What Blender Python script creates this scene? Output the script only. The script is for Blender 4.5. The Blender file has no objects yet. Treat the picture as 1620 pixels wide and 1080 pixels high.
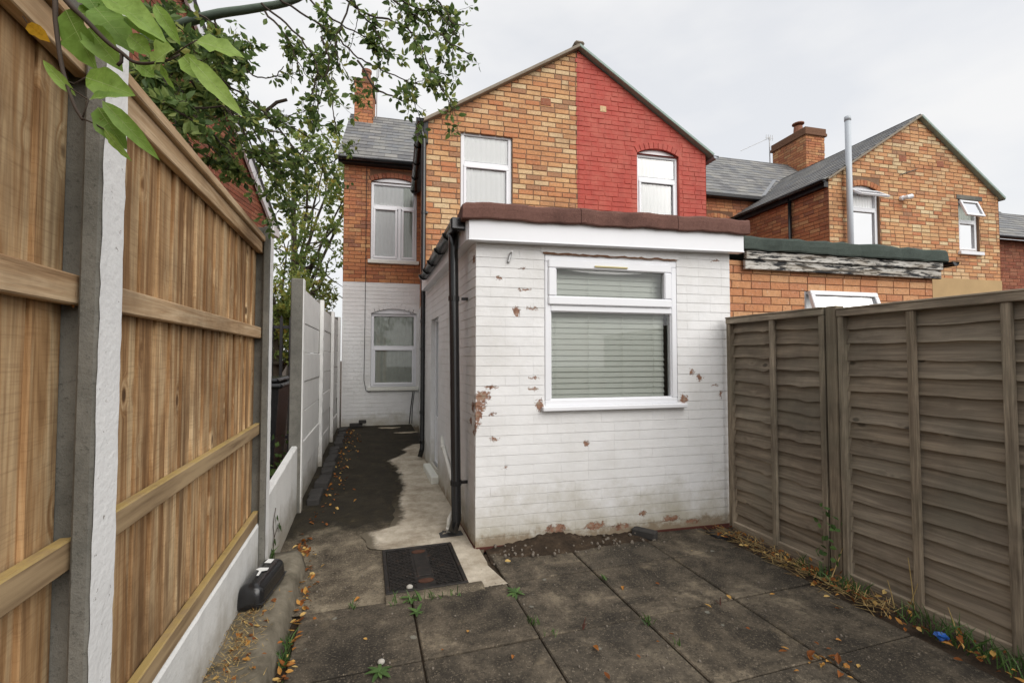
import bpy, bmesh, math, random
from mathutils import Vector, Matrix
from math import radians, sin, cos, pi
rnd = random.Random(7)

# ------------------------------------------------------------------ camera, sky, sun, exposure
scene = bpy.context.scene
col = scene.collection
YAW, PITCH, FPX, CAMH = radians(17.6), radians(2.0), 726.0, 1.5
cd = bpy.data.cameras.new('camera'); cam = bpy.data.objects.new('camera', cd); col.objects.link(cam)
cam.location = (0, 0, CAMH); cam.rotation_euler = (radians(90) + PITCH, 0, -YAW)
cd.sensor_width = 36.0; cd.lens = FPX / 1620 * 36; cd.clip_start = 0.05; cd.clip_end = 2000
scene.camera = cam

SUN_EL, SUN_AZ = radians(40), radians(156)      # azimuth clockwise from +Y (behind the camera, to the right)
world = bpy.data.worlds.new('World'); scene.world = world; world.use_nodes = True
nt = world.node_tree; bgn = nt.nodes['Background']
sky = nt.nodes.new('ShaderNodeTexSky'); sky.sky_type = 'NISHITA'; sky.sun_disc = False
sky.sun_elevation = SUN_EL; sky.sun_rotation = SUN_AZ; sky.dust_density = 3.0; sky.air_density = 1.0
tc = nt.nodes.new('ShaderNodeTexCoord')
nz = nt.nodes.new('ShaderNodeTexNoise'); nz.inputs['Scale'].default_value = 2.2; nz.inputs['Detail'].default_value = 5
mp = nt.nodes.new('ShaderNodeMapping'); mp.inputs['Scale'].default_value = (1, 1, 2.6)
nt.links.new(tc.outputs['Generated'], mp.inputs['Vector']); nt.links.new(mp.outputs['Vector'], nz.inputs['Vector'])
rp = nt.nodes.new('ShaderNodeMapRange'); rp.inputs[1].default_value = 0.36; rp.inputs[2].default_value = 0.58
rp.inputs[3].default_value = 0.80; rp.inputs[4].default_value = 0.98
nt.links.new(nz.outputs['Fac'], rp.inputs[0])
mx = nt.nodes.new('ShaderNodeMix'); mx.data_type = 'RGBA'
nt.links.new(rp.outputs[0], mx.inputs['Factor']); nt.links.new(sky.outputs['Color'], mx.inputs[6])
mx.inputs[7].default_value = (5.2, 5.2, 5.22, 1)                    # closed pale cloud cover
nt.links.new(mx.outputs[2], bgn.inputs['Color']); bgn.inputs['Strength'].default_value = 0.10

sl = bpy.data.lights.new('sun', 'SUN'); so = bpy.data.objects.new('sun', sl); col.objects.link(so)
sl.energy = 1.5; sl.angle = radians(60); sl.color = (1.0, 0.97, 0.93)
so.rotation_euler = (radians(90) - SUN_EL, 0, pi - SUN_AZ)
so.rotation_euler = Vector((sin(SUN_AZ) * cos(SUN_EL), cos(SUN_AZ) * cos(SUN_EL), sin(SUN_EL))).to_track_quat('Z', 'Y').to_euler()
scene.view_settings.view_transform = 'Standard'; scene.view_settings.look = 'None'
scene.view_settings.exposure = 0.84; scene.view_settings.gamma = 1.0
cy = scene.cycles; cy.max_bounces = 5; cy.diffuse_bounces = 3; cy.glossy_bounces = 3; cy.transmission_bounces = 4; cy.transparent_max_bounces = 8; cy.caustics_reflective = False; cy.caustics_refractive = False
try: scene.view_settings.use_curve_mapping = False
except Exception: pass

_fw = Vector((sin(YAW) * cos(PITCH), cos(YAW) * cos(PITCH), sin(PITCH))); _rt = Vector((cos(YAW), -sin(YAW), 0)); _up = _rt.cross(_fw)
def at(u, v, d):
    "the world point seen at photo pixel (u, v), d metres in front of the lens"
    return Vector((0, 0, CAMH)) + (_fw + _rt * ((u - 810) / FPX) + _up * ((540 - v) / FPX)) * d
def px(p):
    q = Vector(p) - Vector((0, 0, CAMH)); k = max(q.dot(_fw), 0.05)
    return 810 + FPX * q.dot(_rt) / k, 540 - FPX * q.dot(_up) / k, k

# ------------------------------------------------------------------ materials
MATS = {}
def srgb(r, g, b):
    f = lambda c: (c / 255 / 12.92) if c <= 10 else ((c / 255 + 0.055) / 1.055) ** 2.4
    return (f(r), f(g), f(b), 1)
class NT:
    def __init__(s, name, rough=0.8):
        s.m = bpy.data.materials.new(name); s.m.use_nodes = True; s.t = s.m.node_tree
        s.b = s.t.nodes['Principled BSDF']; s.b.inputs['Roughness'].default_value = rough
        s.b.inputs['Specular IOR Level'].default_value = 0.3
        MATS[name] = s.m; s._pos = None
    def n(s, k, **kw):
        x = s.t.nodes.new(k)
        for a, v in kw.items(): setattr(x, a, v)
        return x
    def l(s, a, b): s.t.links.new(a, b)
    def pos(s):
        if s._pos is None: s._pos = s.n('ShaderNodeNewGeometry').outputs['Position']
        return s._pos
    def scaled(s, vec, sc):
        m = s.n('ShaderNodeVectorMath', operation='MULTIPLY'); s.l(vec, m.inputs[0]); m.inputs[1].default_value = sc; return m.outputs[0]
    def vadd(s, a, b):
        m = s.n('ShaderNodeVectorMath', operation='ADD'); s.l(a, m.inputs[0]); s.l(b, m.inputs[1]); return m.outputs[0]
    def noise(s, scale, detail=4, vec=None, rough=0.55, dist=0, color=False):
        x = s.n('ShaderNodeTexNoise'); x.inputs['Scale'].default_value = scale; x.inputs['Detail'].default_value = detail
        x.inputs['Roughness'].default_value = rough; x.inputs['Distortion'].default_value = dist
        s.l(vec or s.pos(), x.inputs['Vector']); return x.outputs['Color' if color else 'Fac']
    def voro(s, scale, vec=None, feature='F1', rand=1.0):
        x = s.n('ShaderNodeTexVoronoi'); x.feature = feature; x.inputs['Scale'].default_value = scale; x.inputs['Randomness'].default_value = rand
        s.l(vec or s.pos(), x.inputs['Vector']); return x.outputs['Distance']
    def ramp(s, fac, stops, interp='LINEAR'):
        x = s.n('ShaderNodeValToRGB'); e = x.color_ramp.elements; x.color_ramp.interpolation = interp
        while len(e) < len(stops): e.new(0.5)
        for q, (p, c) in zip(e, stops): q.position = p; q.color = c if len(c) == 4 else (*c, 1)
        s.l(fac, x.inputs['Fac']); return x.outputs['Color']
    def rng(s, fac, a, b, c=0.0, d=1.0):
        x = s.n('ShaderNodeMapRange'); x.inputs[1].default_value = a; x.inputs[2].default_value = b
        x.inputs[3].default_value = c; x.inputs[4].default_value = d; s.l(fac, x.inputs[0]); return x.outputs[0]
    def mix(s, f, a, b, mode='MIX'):
        x = s.n('ShaderNodeMix'); x.data_type = 'RGBA'; x.blend_type = mode
        for v, i in ((f, 0), (a, 6), (b, 7)):
            if isinstance(v, (int, float)): x.inputs[i].default_value = v
            elif isinstance(v, tuple): x.inputs[i].default_value = v if len(v) == 4 else (*v, 1)
            else: s.l(v, x.inputs[i])
        return x.outputs[2]
    def math(s, op, a, b=0.0):
        x = s.n('ShaderNodeMath', operation=op)
        for v, i in ((a, 0), (b, 1)):
            if isinstance(v, (int, float)): x.inputs[i].default_value = v
            else: s.l(v, x.inputs[i])
        return x.outputs[0]
    def attr(s, name='bcol'):
        x = s.n('ShaderNodeAttribute'); x.attribute_name = name; return x.outputs['Fac']
    def orand(s): return s.n('ShaderNodeObjectInfo').outputs['Random']
    def sep(s, vec=None):
        x = s.n('ShaderNodeSeparateXYZ'); s.l(vec or s.pos(), x.inputs[0]); return x.outputs
    def colour(s, c):
        if isinstance(c, tuple): s.b.inputs['Base Color'].default_value = c if len(c) == 4 else (*c, 1)
        else: s.l(c, s.b.inputs['Base Color'])
    def bump(s, h, strength=0.4, dist=0.01):
        x = s.n('ShaderNodeBump'); x.inputs['Strength'].default_value = strength; x.inputs['Distance'].default_value = dist
        s.l(h, x.inputs['Height']); s.l(x.outputs[0], s.b.inputs['Normal'])

def plain(name, c, rough=0.6, var=0.25, scale=9, bump=0.15, spec=0.3, metal=0):
    k = NT(name, rough); n = k.noise(scale, 6)
    c = tuple(c[:3])
    k.colour(k.mix(n, tuple(x * (1 - var) for x in c), tuple(min(1, x * (1 + var)) for x in c)))
    k.b.inputs['Specular IOR Level'].default_value = spec; k.b.inputs['Metallic'].default_value = metal
    if bump: k.bump(k.noise(scale * 12, 4), bump, 0.004)
    return k.m

def brick_mat(name, stops, dirt=0.5, blend=None):
    k = NT(name, 0.9)
    base = k.ramp(k.attr(), stops, 'CONSTANT')
    if blend: base = k.mix(k.rng(k.noise(0.9, 5, rough=0.6), 0.36, 0.66, 0.0, 0.5), base, blend)      # areas that weathered browner
    n1 = k.noise(30, 5, rough=0.7); base = k.mix(k.rng(n1, 0.3, 0.7, 0.0, 0.85), base, k.mix(1.0, base, (0.72, 0.66, 0.60), 'MULTIPLY'))
    n2 = k.noise(1.7, 7, rough=0.72); base = k.mix(k.rng(n2, 0.5, 0.70, 0, dirt), base, (0.10, 0.06, 0.042))
    n3 = k.noise(55, 4, rough=0.75); base = k.mix(k.rng(n3, 0.56, 0.70, 0, 0.75), base, (0.12, 0.075, 0.058)); base = k.mix(k.rng(k.noise(38, 4, rough=0.7), 0.58, 0.70, 0, 0.5), base, (0.58, 0.48, 0.36))
    k.colour(base); k.bump(k.noise(55, 6, rough=0.75), 0.8, 0.008)
    return k.m
def bs(cs):
    n = len(cs); return [(i / n, c) for i, c in enumerate(cs)]
brick_mat('yellow_brick', bs([srgb(220, 168, 122), srgb(226, 188, 140), srgb(228, 204, 162), srgb(208, 146, 104), srgb(218, 170, 124), srgb(232, 212, 172), srgb(202, 136, 98), srgb(218, 170, 124), srgb(212, 158, 114), srgb(230, 204, 160), srgb(206, 152, 114), srgb(218, 172, 126), srgb(172, 132, 104)]), 0.4, srgb(204, 144, 100))
brick_mat('orange_brick', bs([srgb(196, 134, 94), srgb(204, 146, 102), srgb(186, 122, 86), srgb(208, 164, 118), srgb(178, 116, 84), srgb(198, 138, 96), srgb(206, 152, 108), srgb(172, 110, 80), srgb(196, 134, 94), srgb(156, 108, 86)]), 0.6, srgb(176, 112, 78))
brick_mat('modern_brick', bs([srgb(208, 152, 110), srgb(212, 160, 118), srgb(202, 142, 102), srgb(214, 166, 124), srgb(198, 138, 102)]), 0.2)
brick_mat('dark_red_brick', bs([srgb(146, 86, 66), srgb(156, 96, 72), srgb(134, 78, 60), srgb(160, 104, 80)]), 0.4)
plain('mortar', srgb(126, 100, 80), 0.95, 0.3, 14)
plain('dark_mortar', srgb(112, 82, 64), 0.95, 0.3, 14)

def painted_brick(name, c, spots=None, stain=True):
    k = NT(name, 0.62)
    v = k.attr()
    n = k.noise(5, 6, rough=0.6)
    base = k.mix(k.rng(n, 0.35, 0.7), tuple(x * 0.93 for x in c), c)
    base = k.mix(k.math('MULTIPLY', v, 0.25), base, tuple(x * 0.82 for x in c))
    n2 = k.noise(1.3, 7, rough=0.68)
    base = k.mix(k.rng(n2, 0.48, 0.75, 0, 0.45), base, (c[0] * 0.62, c[1] * 0.60, c[2] * 0.54))
    if not stain:  # chalky fading of old masonry paint
        base = k.mix(k.rng(k.noise(3.5, 7, rough=0.75), 0.42, 0.68, 0, 0.45), base, (0.55, 0.19, 0.13)); base = k.mix(k.rng(k.noise(1.2, 6, k.scaled(k.pos(), (5, 5, 1)), 0.7), 0.5, 0.7, 0, 0.4), base, (0.24, 0.04, 0.03))
    if stain:      # splash-back grime and algae with a ragged upper edge
        z = k.sep()[2]; e = k.math('SUBTRACT', z, k.math('MULTIPLY', k.noise(2.6, 6, rough=0.7), 0.75))
        base = k.mix(k.rng(e, -0.28, 0.06, 0.7, 0.0), base, srgb(158, 150, 126))
        e2 = k.math('SUBTRACT', z, k.math('MULTIPLY', k.noise(9, 6, rough=0.7), 0.34))
        base = k.mix(k.rng(e2, -0.13, -0.06, 0.8, 0.0), base, srgb(126, 108, 84))
    if spots:
        dn = k.scaled(k.noise(24, 6, color=True, rough=0.85), (0.16, 0.16, 0.12))
        wp = k.vadd(k.pos(), dn); best = None
        off = k.n('ShaderNodeVectorMath', operation='SUBTRACT'); k.l(wp, off.inputs[0]); off.inputs[1].default_value = (0.08, 0.08, 0.06)
        for (cx, cy, cz, rx, rz) in spots:
            s_ = k.n('ShaderNodeVectorMath', operation='SUBTRACT'); k.l(off.outputs[0], s_.inputs[0]); s_.inputs[1].default_value = (cx, cy, cz)
            m_ = k.scaled(s_.outputs[0], (1 / rx, 1 / max(rx, 0.05), 1 / rz))
            ln = k.n('ShaderNodeVectorMath', operation='LENGTH'); k.l(m_, ln.inputs[0])
            best = ln.outputs['Value'] if best is None else k.math('MINIMUM', best, ln.outputs['Value'])
        fr_ = k.math('ADD', k.math('MULTIPLY', best, .62), k.math('MULTIPLY', k.math('SUBTRACT', k.noise(30, 6, rough=0.8), .5), 1.9)); f = k.rng(fr_, 0.50, 0.54, 1.0, 0.0); f = k.math('MULTIPLY', f, k.rng(best, 2.4, 2.6, 1.0, 0.0))
        under = k.ramp(k.noise(22, 5), [(0.35, srgb(112, 80, 64)), (0.52, srgb(146, 110, 90)), (0.66, srgb(150, 134, 116))])
        base = k.mix(f, base, under)
    fl = k.noise(34, 5, rough=0.75)                                   # tiny chips
    base = k.mix(k.rng(fl, 0.735, 0.76, 0, 0.8), base, srgb(128, 100, 82))
    hgt = k.noise(60, 5, rough=0.65); hgt = k.math('SUBTRACT', hgt, k.math('MULTIPLY', f, 1.2)) if spots else hgt
    hgt = k.math('ADD', hgt, k.math('MULTIPLY', k.noise(13, 3), 1.6)); k.colour(base); k.bump(hgt, 0.55, 0.004)
    return k.m
painted_brick('white_painted_brick_plain', (0.79, 0.79, 0.785))
painted_brick('red_painted_brick', (0.46, 0.072, 0.050), None, False)

def upvc(name, c, rough):
    k = NT(name, rough); k.colour(k.mix(k.noise(6, 5), tuple(x * 0.95 for x in c), c)); k.b.inputs['Specular IOR Level'].default_value = 0.45; return k.m
upvc('white_upvc', (0.80, 0.81, 0.84), 0.32)
upvc('grey_pipe', srgb(184, 190, 196)[:3], 0.45)
plain('sill_paint', (0.72, 0.72, 0.66), 0.5, 0.12, 20)
plain('black_plastic', (0.012, 0.012, 0.013), 0.22, 0.2, 8, 0.04, 0.6)
plain('black_metal', (0.018, 0.018, 0.02), 0.5, 0.2, 8, 0.1, 0.4)
plain('white_pipe', (0.72, 0.71, 0.66), 0.4, 0.1, 8, 0.05)
plain('room_dark', (0.05, 0.05, 0.05), 0.9, 0.1, 3, 0)
plain('net_curtain', (0.90, 0.91, 0.92), 0.9, 0.06, 12, 0.05)
plain('drape', (0.52, 0.56, 0.51), 0.95, 0.15, 10, 0.1)
plain('blind_white', (0.80, 0.84, 0.77), 0.55, 0.05, 6, 0.03)
plain('brass_vent', srgb(190, 178, 130), 0.5, 0.1, 8, 0)
plain('lead', srgb(140, 142, 145), 0.6, 0.2, 12, 0.2)
plain('verge_mortar', srgb(140, 130, 116), 0.9, 0.3, 10, 0.4)
plain('green_verge', srgb(150, 168, 160), 0.8, 0.25, 8, 0.3)
plain('render', srgb(178, 150, 110), 0.95, 0.2, 2.5, 0.4)
plain('terracotta', srgb(140, 96, 76), 0.8, 0.25, 10, 0.3)
plain('galvanised', srgb(160, 160, 160), 0.45, 0.2, 10, 0.05, 0.5, 0.7)
plain('glass_wool', (0.5, 0.5, 0.5), 0.9)
plain('sticker', (0.75, 0.75, 0.73), 0.5, 0.08, 10, 0)
plain('blue_plastic', srgb(40, 90, 170), 0.3, 0.2, 10, 0.1, 0.5)
plain('stone', srgb(116, 108, 98), 0.8, 0.25, 20, 0.2)

def glass():
    k = NT('glass', 0.02); t = k.t; t.nodes.remove(k.b)
    tr = k.n('ShaderNodeBsdfTransparent'); tr.inputs[0].default_value = (0.995, 1.0, 0.995, 1)
    gl = k.n('ShaderNodeBsdfGlossy'); gl.inputs['Roughness'].default_value = 0.02; gl.inputs[0].default_value = (1, 1, 1, 1)
    fr = k.n('ShaderNodeFresnel'); fr.inputs[0].default_value = 1.5
    mxs = k.n('ShaderNodeMixShader'); k.l(fr.outputs[0], mxs.inputs[0]); k.l(tr.outputs[0], mxs.inputs[1]); k.l(gl.outputs[0], mxs.inputs[2])
    k.l(mxs.outputs[0], t.nodes['Material Output'].inputs[0])
glass()

def slate():
    k = NT('slate', 0.6); b = k.ramp(k.attr(), [(0, srgb(98, 98, 100)), (0.35, srgb(120, 119, 118)), (0.7, srgb(108, 110, 114)), (1, srgb(138, 136, 132))])
    n = k.noise(3, 6); b = k.mix(k.rng(n, 0.45, 0.7, 0, 0.5), b, srgb(150, 148, 138)); b = k.mix(k.rng(k.noise(40, 4), 0.55, 0.75, 0, 0.5), b, srgb(78, 76, 72))
    k.colour(b); k.bump(k.noise(50, 4), 0.3, 0.004)
slate()
def felt(name, c1, c2):
    k = NT(name, 0.95); n = k.noise(220, 2, rough=0.8); n2 = k.noise(4, 6)
    b = k.mix(k.rng(n, 0.35, 0.65), c1, c2); b = k.mix(k.rng(n2, 0.5, 0.75, 0, 0.55), b, tuple(x * 0.45 for x in c1[:3])); k.colour(b); k.bump(n, 0.6, 0.004)
felt('brown_felt', srgb(82, 56, 50), srgb(128, 94, 84)); felt('green_felt', srgb(46, 53, 49), srgb(82, 92, 85))
def peeling():
    k = NT('peeling_timber', 0.85); v = k.scaled(k.pos(), (5, 12, 38)); n = k.noise(1.0, 7, v, 0.68); n2 = k.noise(0.6, 5, v)
    b = k.ramp(n, [(0.40, srgb(34, 36, 40)), (0.47, srgb(60, 60, 60)), (0.50, srgb(176, 172, 164)), (0.60, srgb(206, 204, 198)), (0.72, srgb(140, 126, 108))])
    k.colour(k.mix(k.rng(n2, 0.5, 0.6, 0, 0.35), b, srgb(146, 132, 112))); k.bump(n, 0.7, 0.01)
peeling()

def wood(name, dark, mid, light, axis, warm=0.0, green=None, knots=True, gs=1.0, thr=0.42, saw=False, fine=0.5, bul=0.06):
    k = NT(name, 0.82)
    rr = k.math('MULTIPLY', k.attr('bcol'), 37.0); rr2 = k.math('MULTIPLY', k.orand(), 53.0)
    cmb = k.n('ShaderNodeCombineXYZ'); s_ = k.math('ADD', rr, rr2)
    for i in range(3): k.l(s_, cmb.inputs[i])
    base = k.vadd(k.pos(), cmb.outputs[0])
    sc = [16, 16, 16]; sc[axis] = 0.9
    kv = [7.5, 7.5, 7.5]; kv[axis] = 4.6
    kd = k.voro(1.0, k.scaled(base, tuple(kv)))                       # knots
    vt = [x for x in k.t.nodes if x.bl_idname == 'ShaderNodeTexVoronoi'][-1]; kd = k.math('ADD', kd, k.rng(k.sep(vt.outputs['Color'])[0], thr, thr + .04, 0.6, 0.0))
    bulge = k.rng(kd, 0.0, 0.34, 1.0, 0.0)
    dv = k.n('ShaderNodeCombineXYZ')
    for i in range(3):
        if i != axis: k.l(k.math('MULTIPLY', bulge, bul if knots else 0.0), dv.inputs[i])
    gv = k.scaled(k.vadd(base, dv.outputs[0]), tuple(x * gs for x in sc))
    g1 = k.noise(1.0, 5, gv, 0.6, 0.9); sc2 = tuple(x * 5 * gs for x in sc); g2 = k.noise(1.0, 3, k.scaled(base, sc2), 0.5)
    b = k.ramp(g1, [(0.30, dark), (0.46, mid), (0.64, light)])
    b = k.mix(k.rng(g2, 0.35, 0.75, 0, fine), b, dark)
    tint = k.math('FRACT', k.math('MULTIPLY', s_, 7.31))
    b = k.mix(k.math('MULTIPLY', tint, 0.45), b, k.mix(1.0, b, (0.66, 0.58, 0.50), 'MULTIPLY'))
    if knots:
        b = k.mix(k.rng(kd, 0.075, 0.13, 0.85, 0.0), b, tuple(x * 0.35 for x in dark[:3]))
        ring = k.math('MULTIPLY', k.rng(kd, 0.11, 0.16, 0, 1), k.rng(kd, 0.16, 0.24, 0.3, 0)); b = k.mix(ring, b, light)
    if saw: b = k.mix(k.rng(k.noise(1.0, 4, k.scaled(base, (6, 6, 160)), .7), .5, .7, 0, .35), b, dark); b = k.mix(k.rng(k.noise(1.0, 6, k.scaled(base, (9, 9, .7)), .7), .54, .68, 0, .75), b, tuple(x * .62 for x in dark[:3]))
    st = k.noise(1.4, 6, rough=0.65); b = k.mix(k.rng(st, 0.46, 0.70, 0, 0.7), b, tuple(x * 0.5 for x in dark[:3]))
    if green: b = k.mix(k.rng(k.noise(2.2, 5), 0.45, 0.7, 0, 0.5), b, green)
    k.colour(b); k.bump(k.math('ADD', g1, k.math('MULTIPLY', g2, 0.6)), 0.5, 0.004)
wood('new_board', srgb(118, 84, 52), srgb(188, 150, 106), srgb(232, 206, 164), 2, thr=0.25, saw=True)
wood('new_rail', srgb(150, 120, 88), srgb(190, 160, 124), srgb(216, 192, 158), 1, knots=False, gs=1.6)
wood('old_slat', srgb(112, 102, 90), srgb(136, 125, 110), srgb(164, 152, 134), 1, green=srgb(116, 111, 97), gs=1.6, fine=0.35, bul=0.025, thr=0.6)
wood('old_batten', srgb(98, 89, 77), srgb(142, 130, 113), srgb(176, 163, 143), 2, green=srgb(112, 108, 92), knots=False, gs=2.0)
wood('old_rail', srgb(104, 94, 82), srgb(150, 137, 120), srgb(186, 173, 153), 1, green=srgb(114, 110, 94), knots=False, gs=2.0)

def rail_moss():
    k = NT('mossy_rail', 0.9); v = k.scaled(k.pos(), (30, 2, 30)); n = k.noise(1, 5, v)
    b = k.ramp(n, [(0.3, srgb(120, 98, 72)), (0.6, srgb(170, 146, 112))]); nr = k.n('ShaderNodeNewGeometry').outputs['Normal']
    up = k.sep(nr)[2]; f = k.math('MULTIPLY', k.rng(k.noise(9, 6, rough=0.7), 0.3, 0.55), k.rng(up, 0.2, 0.8))
    k.colour(k.mix(k.math('MULTIPLY', f, .8), b, srgb(176, 152, 92))); k.bump(n, 0.4, 0.004)                                   # yellow lichen grows on the rail's upper face
rail_moss()

def concrete(name, c1, c2, pit=0.5, spots=0.0, sc=3.0, rough=0.92):
    k = NT(name, rough); n = k.noise(sc, 7, rough=0.72); f = k.noise(80, 4, rough=0.8); b = k.mix(k.rng(n, 0.32, 0.68), c1, c2)
    b = k.mix(k.rng(f, 0.55, 0.72, 0, pit), b, tuple(x * 0.4 for x in c1[:3]))
    if spots:
        d = k.voro(5.2); jit = k.math('ADD', d, k.math('MULTIPLY', k.noise(30, 4), 0.14)); b = k.mix(k.rng(jit, 0.14, 0.17, spots, 0), b, srgb(150, 150, 140))
    k.colour(b); k.bump(k.math('ADD', f, n), 0.5, 0.006); return k
concrete('raw_concrete', srgb(88, 87, 81), srgb(128, 125, 117), 0.7)
concrete('pale_concrete', srgb(128, 114, 94), srgb(208, 196, 174), 0.4, 0, 3.4)
concrete('kerb_concrete', srgb(70, 64, 52), srgb(138, 130, 114), 0.7, 0.4, 5.0)
def slabm():
    k = NT('paving', 0.9); r = k.attr('bcol'); n = k.noise(2.3, 8, rough=0.7, dist=0.4); n2 = k.noise(9, 6, rough=0.7); f = k.noise(85, 4, rough=0.8)
    b = k.ramp(n, [(0.33, srgb(40, 36, 31)), (0.44, srgb(64, 58, 49)), (0.55, srgb(94, 85, 72)), (0.66, srgb(136, 124, 105))])
    b = k.mix(k.math('MULTIPLY', r, 0.45), b, srgb(60, 56, 50)); b = k.mix(k.rng(n2, 0.48, 0.68, 0, 0.75), b, srgb(38, 34, 28))
    b = k.mix(k.rng(f, 0.55, 0.68, 0, 0.75), b, srgb(142, 130, 112)); b = k.mix(k.rng(k.noise(70, 4, rough=0.8), 0.55, 0.68, 0, 0.8), b, srgb(28, 25, 22)); b = k.mix(k.rng(k.noise(3.3, 6, rough=.75), .58, .72, 0, .5), b, srgb(138, 124, 102))
    d = k.voro(4.3); jit = k.math('ADD', d, k.math('MULTIPLY', k.noise(34, 4), 0.12)); b = k.mix(k.rng(jit, 0.115, 0.14, 0.6, 0), b, srgb(136, 136, 126))
    k.colour(b); k.bump(k.math('ADD', f, n2), 0.5, 0.006)
slabm()
def pathm():
    k = NT('path_concrete', 0.9); n = k.noise(3.1, 8, rough=0.7); f = k.noise(75, 4, rough=0.8); x, y, z = k.sep()[0:3]
    b = k.ramp(n, [(0.34, srgb(56, 50, 42)), (0.5, srgb(100, 91, 77)), (0.66, srgb(146, 135, 115))]); b = k.mix(k.rng(f, 0.52, 0.66, 0, 0.8), b, srgb(42, 36, 30)); b = k.mix(k.rng(k.noise(95, 3, rough=.8), .56, .68, 0, .7), b, srgb(172, 158, 134))
    e = k.math('ADD', y, k.math('MULTIPLY', k.noise(2.4, 6, rough=0.7), 1.5))                        # moss and damp past the drain
    mo = k.ramp(k.noise(7, 7, rough=0.7), [(0.35, srgb(24, 21, 14)), (0.6, srgb(42, 37, 25)), (0.75, srgb(74, 64, 46))])
    b = k.mix(k.rng(e, 4.75, 5.15, 0, 0.93), b, mo)
    k.colour(b); k.bump(k.math('ADD', f, n), 0.6, 0.007)
pathm()
def apron():
    k = concrete('apron_concrete', srgb(140, 128, 110), srgb(208, 199, 182), 0.4, 0, 3.2); b = k.b.inputs['Base Color'].links[0].from_socket; y = k.sep()[1]
    n = k.noise(7, 8, rough=0.75); e = k.math('SUBTRACT', k.attr('edge'), k.math('MULTIPLY', n, .22)); e = k.math('ADD', e, k.rng(y, 3.74, 3.80, .4, 0.0))
    b = k.mix(k.rng(k.noise(2.2, 7, rough=.75), .5, .66, 0, .6), b, srgb(112, 100, 82))
    mo = k.mix(k.rng(y, 4.2, 4.9), srgb(100, 92, 78), k.ramp(k.noise(9, 7, rough=.75), [(0.35, srgb(26, 23, 16)), (0.7, srgb(66, 58, 43))])); k.colour(k.mix(k.rng(e, -.06, -.005, 1, 0), b, mo))
apron()
def whitepaint(name, c, chips):
    k = NT(name, 0.7); n = k.noise(3.0, 7, rough=0.7); b = k.mix(k.rng(n, 0.45, 0.75, 0, 0.5), c, tuple(x * 0.72 for x in c))
    ch = k.noise(42, 5, rough=0.75); b = k.mix(k.rng(ch, chips, chips + 0.03, 0, 0.85), b, srgb(110, 100, 88))
    z = k.sep()[2]; e = k.math('SUBTRACT', z, k.math('MULTIPLY', k.noise(3.2, 6, rough=0.7), 0.7)); b = k.mix(k.rng(e, -0.30, 0.0, 0.75, 0), b, srgb(128, 118, 98))
    k.colour(b); k.bump(k.noise(50, 5), 0.45, 0.006)
whitepaint('white_masonry', (0.74, 0.74, 0.72), 0.70); whitepaint('white_post_paint', (0.83, 0.83, 0.82), 0.645)
def earth():
    k = NT('earth', 1.0); n = k.noise(8, 8, rough=0.75); k.colour(k.ramp(n, [(0.3, srgb(36, 29, 22)), (0.55, srgb(66, 54, 42)), (0.75, srgb(104, 90, 74))])); k.bump(n, 1.0, 0.03)
earth()
def iron():
    k = NT('cast_iron', 0.55); n = k.noise(16, 6, rough=0.7); k.colour(k.ramp(n, [(0.35, srgb(34, 33, 32)), (0.6, srgb(54, 50, 47)), (0.75, srgb(92, 66, 48))])); k.b.inputs['Metallic'].default_value = 0.35; k.bump(n, 0.4, 0.004)
iron()
def leafm(name, stops, trans=0.35, rough=0.5):
    k = NT(name, rough); b = k.ramp(k.attr(), stops); b = k.mix(k.rng(k.noise(45, 5, rough=.7), 0.42, 0.7, 0, 0.75), b, k.mix(1.0, b, (0.55, 0.58, 0.4), 'MULTIPLY')); b = k.mix(k.rng(k.noise(150, 4, rough=.7), 0.68, 0.72, 0, 0.6), b, srgb(110, 80, 40)); k.colour(b)
    t = k.n('ShaderNodeBsdfTranslucent'); k.l(b, t.inputs[0]); ms = k.n('ShaderNodeMixShader'); ms.inputs[0].default_value = trans
    k.l(k.b.outputs[0], ms.inputs[1]); k.l(t.outputs[0], ms.inputs[2]); k.l(ms.outputs[0], k.t.nodes['Material Output'].inputs[0])
leafm('apple_leaf', [(0, srgb(70, 92, 52)), (0.5, srgb(108, 132, 74)), (0.85, srgb(150, 166, 98)), (1, srgb(160, 160, 84))], 0.5)
leafm('near_leaf', [(0, srgb(104, 138, 62)), (0.6, srgb(140, 172, 80)), (0.88, srgb(160, 188, 100)), (0.93, srgb(196, 212, 150)), (0.96, srgb(204, 166, 52)), (1, srgb(204, 158, 46))], 0.5)
leafm('far_leaf', [(0, srgb(94, 118, 66)), (0.45, srgb(140, 160, 92)), (0.8, srgb(172, 180, 98)), (0.93, srgb(188, 174, 88)), (1, srgb(200, 164, 84))], 0.5)
leafm('weed_leaf', [(0, srgb(52, 76, 40)), (1, srgb(104, 134, 76))], 0.3)
leafm('dead_leaf', [(0, srgb(112, 64, 32)), (0.4, srgb(160, 98, 46)), (0.75, srgb(196, 148, 76)), (1, srgb(212, 184, 120))], 0.2, 0.75)
leafm('straw', [(0, srgb(128, 100, 62)), (1, srgb(196, 170, 116))], 0.1, 0.85)
plain('bark', srgb(84, 76, 66), 0.9, 0.35, 18, 0.6); plain('green_bark', srgb(92, 104, 92), 0.85, 0.3, 14, 0.5); plain('twig', srgb(62, 52, 44), 0.8, 0.3, 30, 0.2); plain('rust_dark', srgb(74, 48, 36), 0.85, 0.4, 30, 0.4); plain('rust_red', srgb(82, 46, 38), 0.85, 0.25, 10, 0.3)

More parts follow.
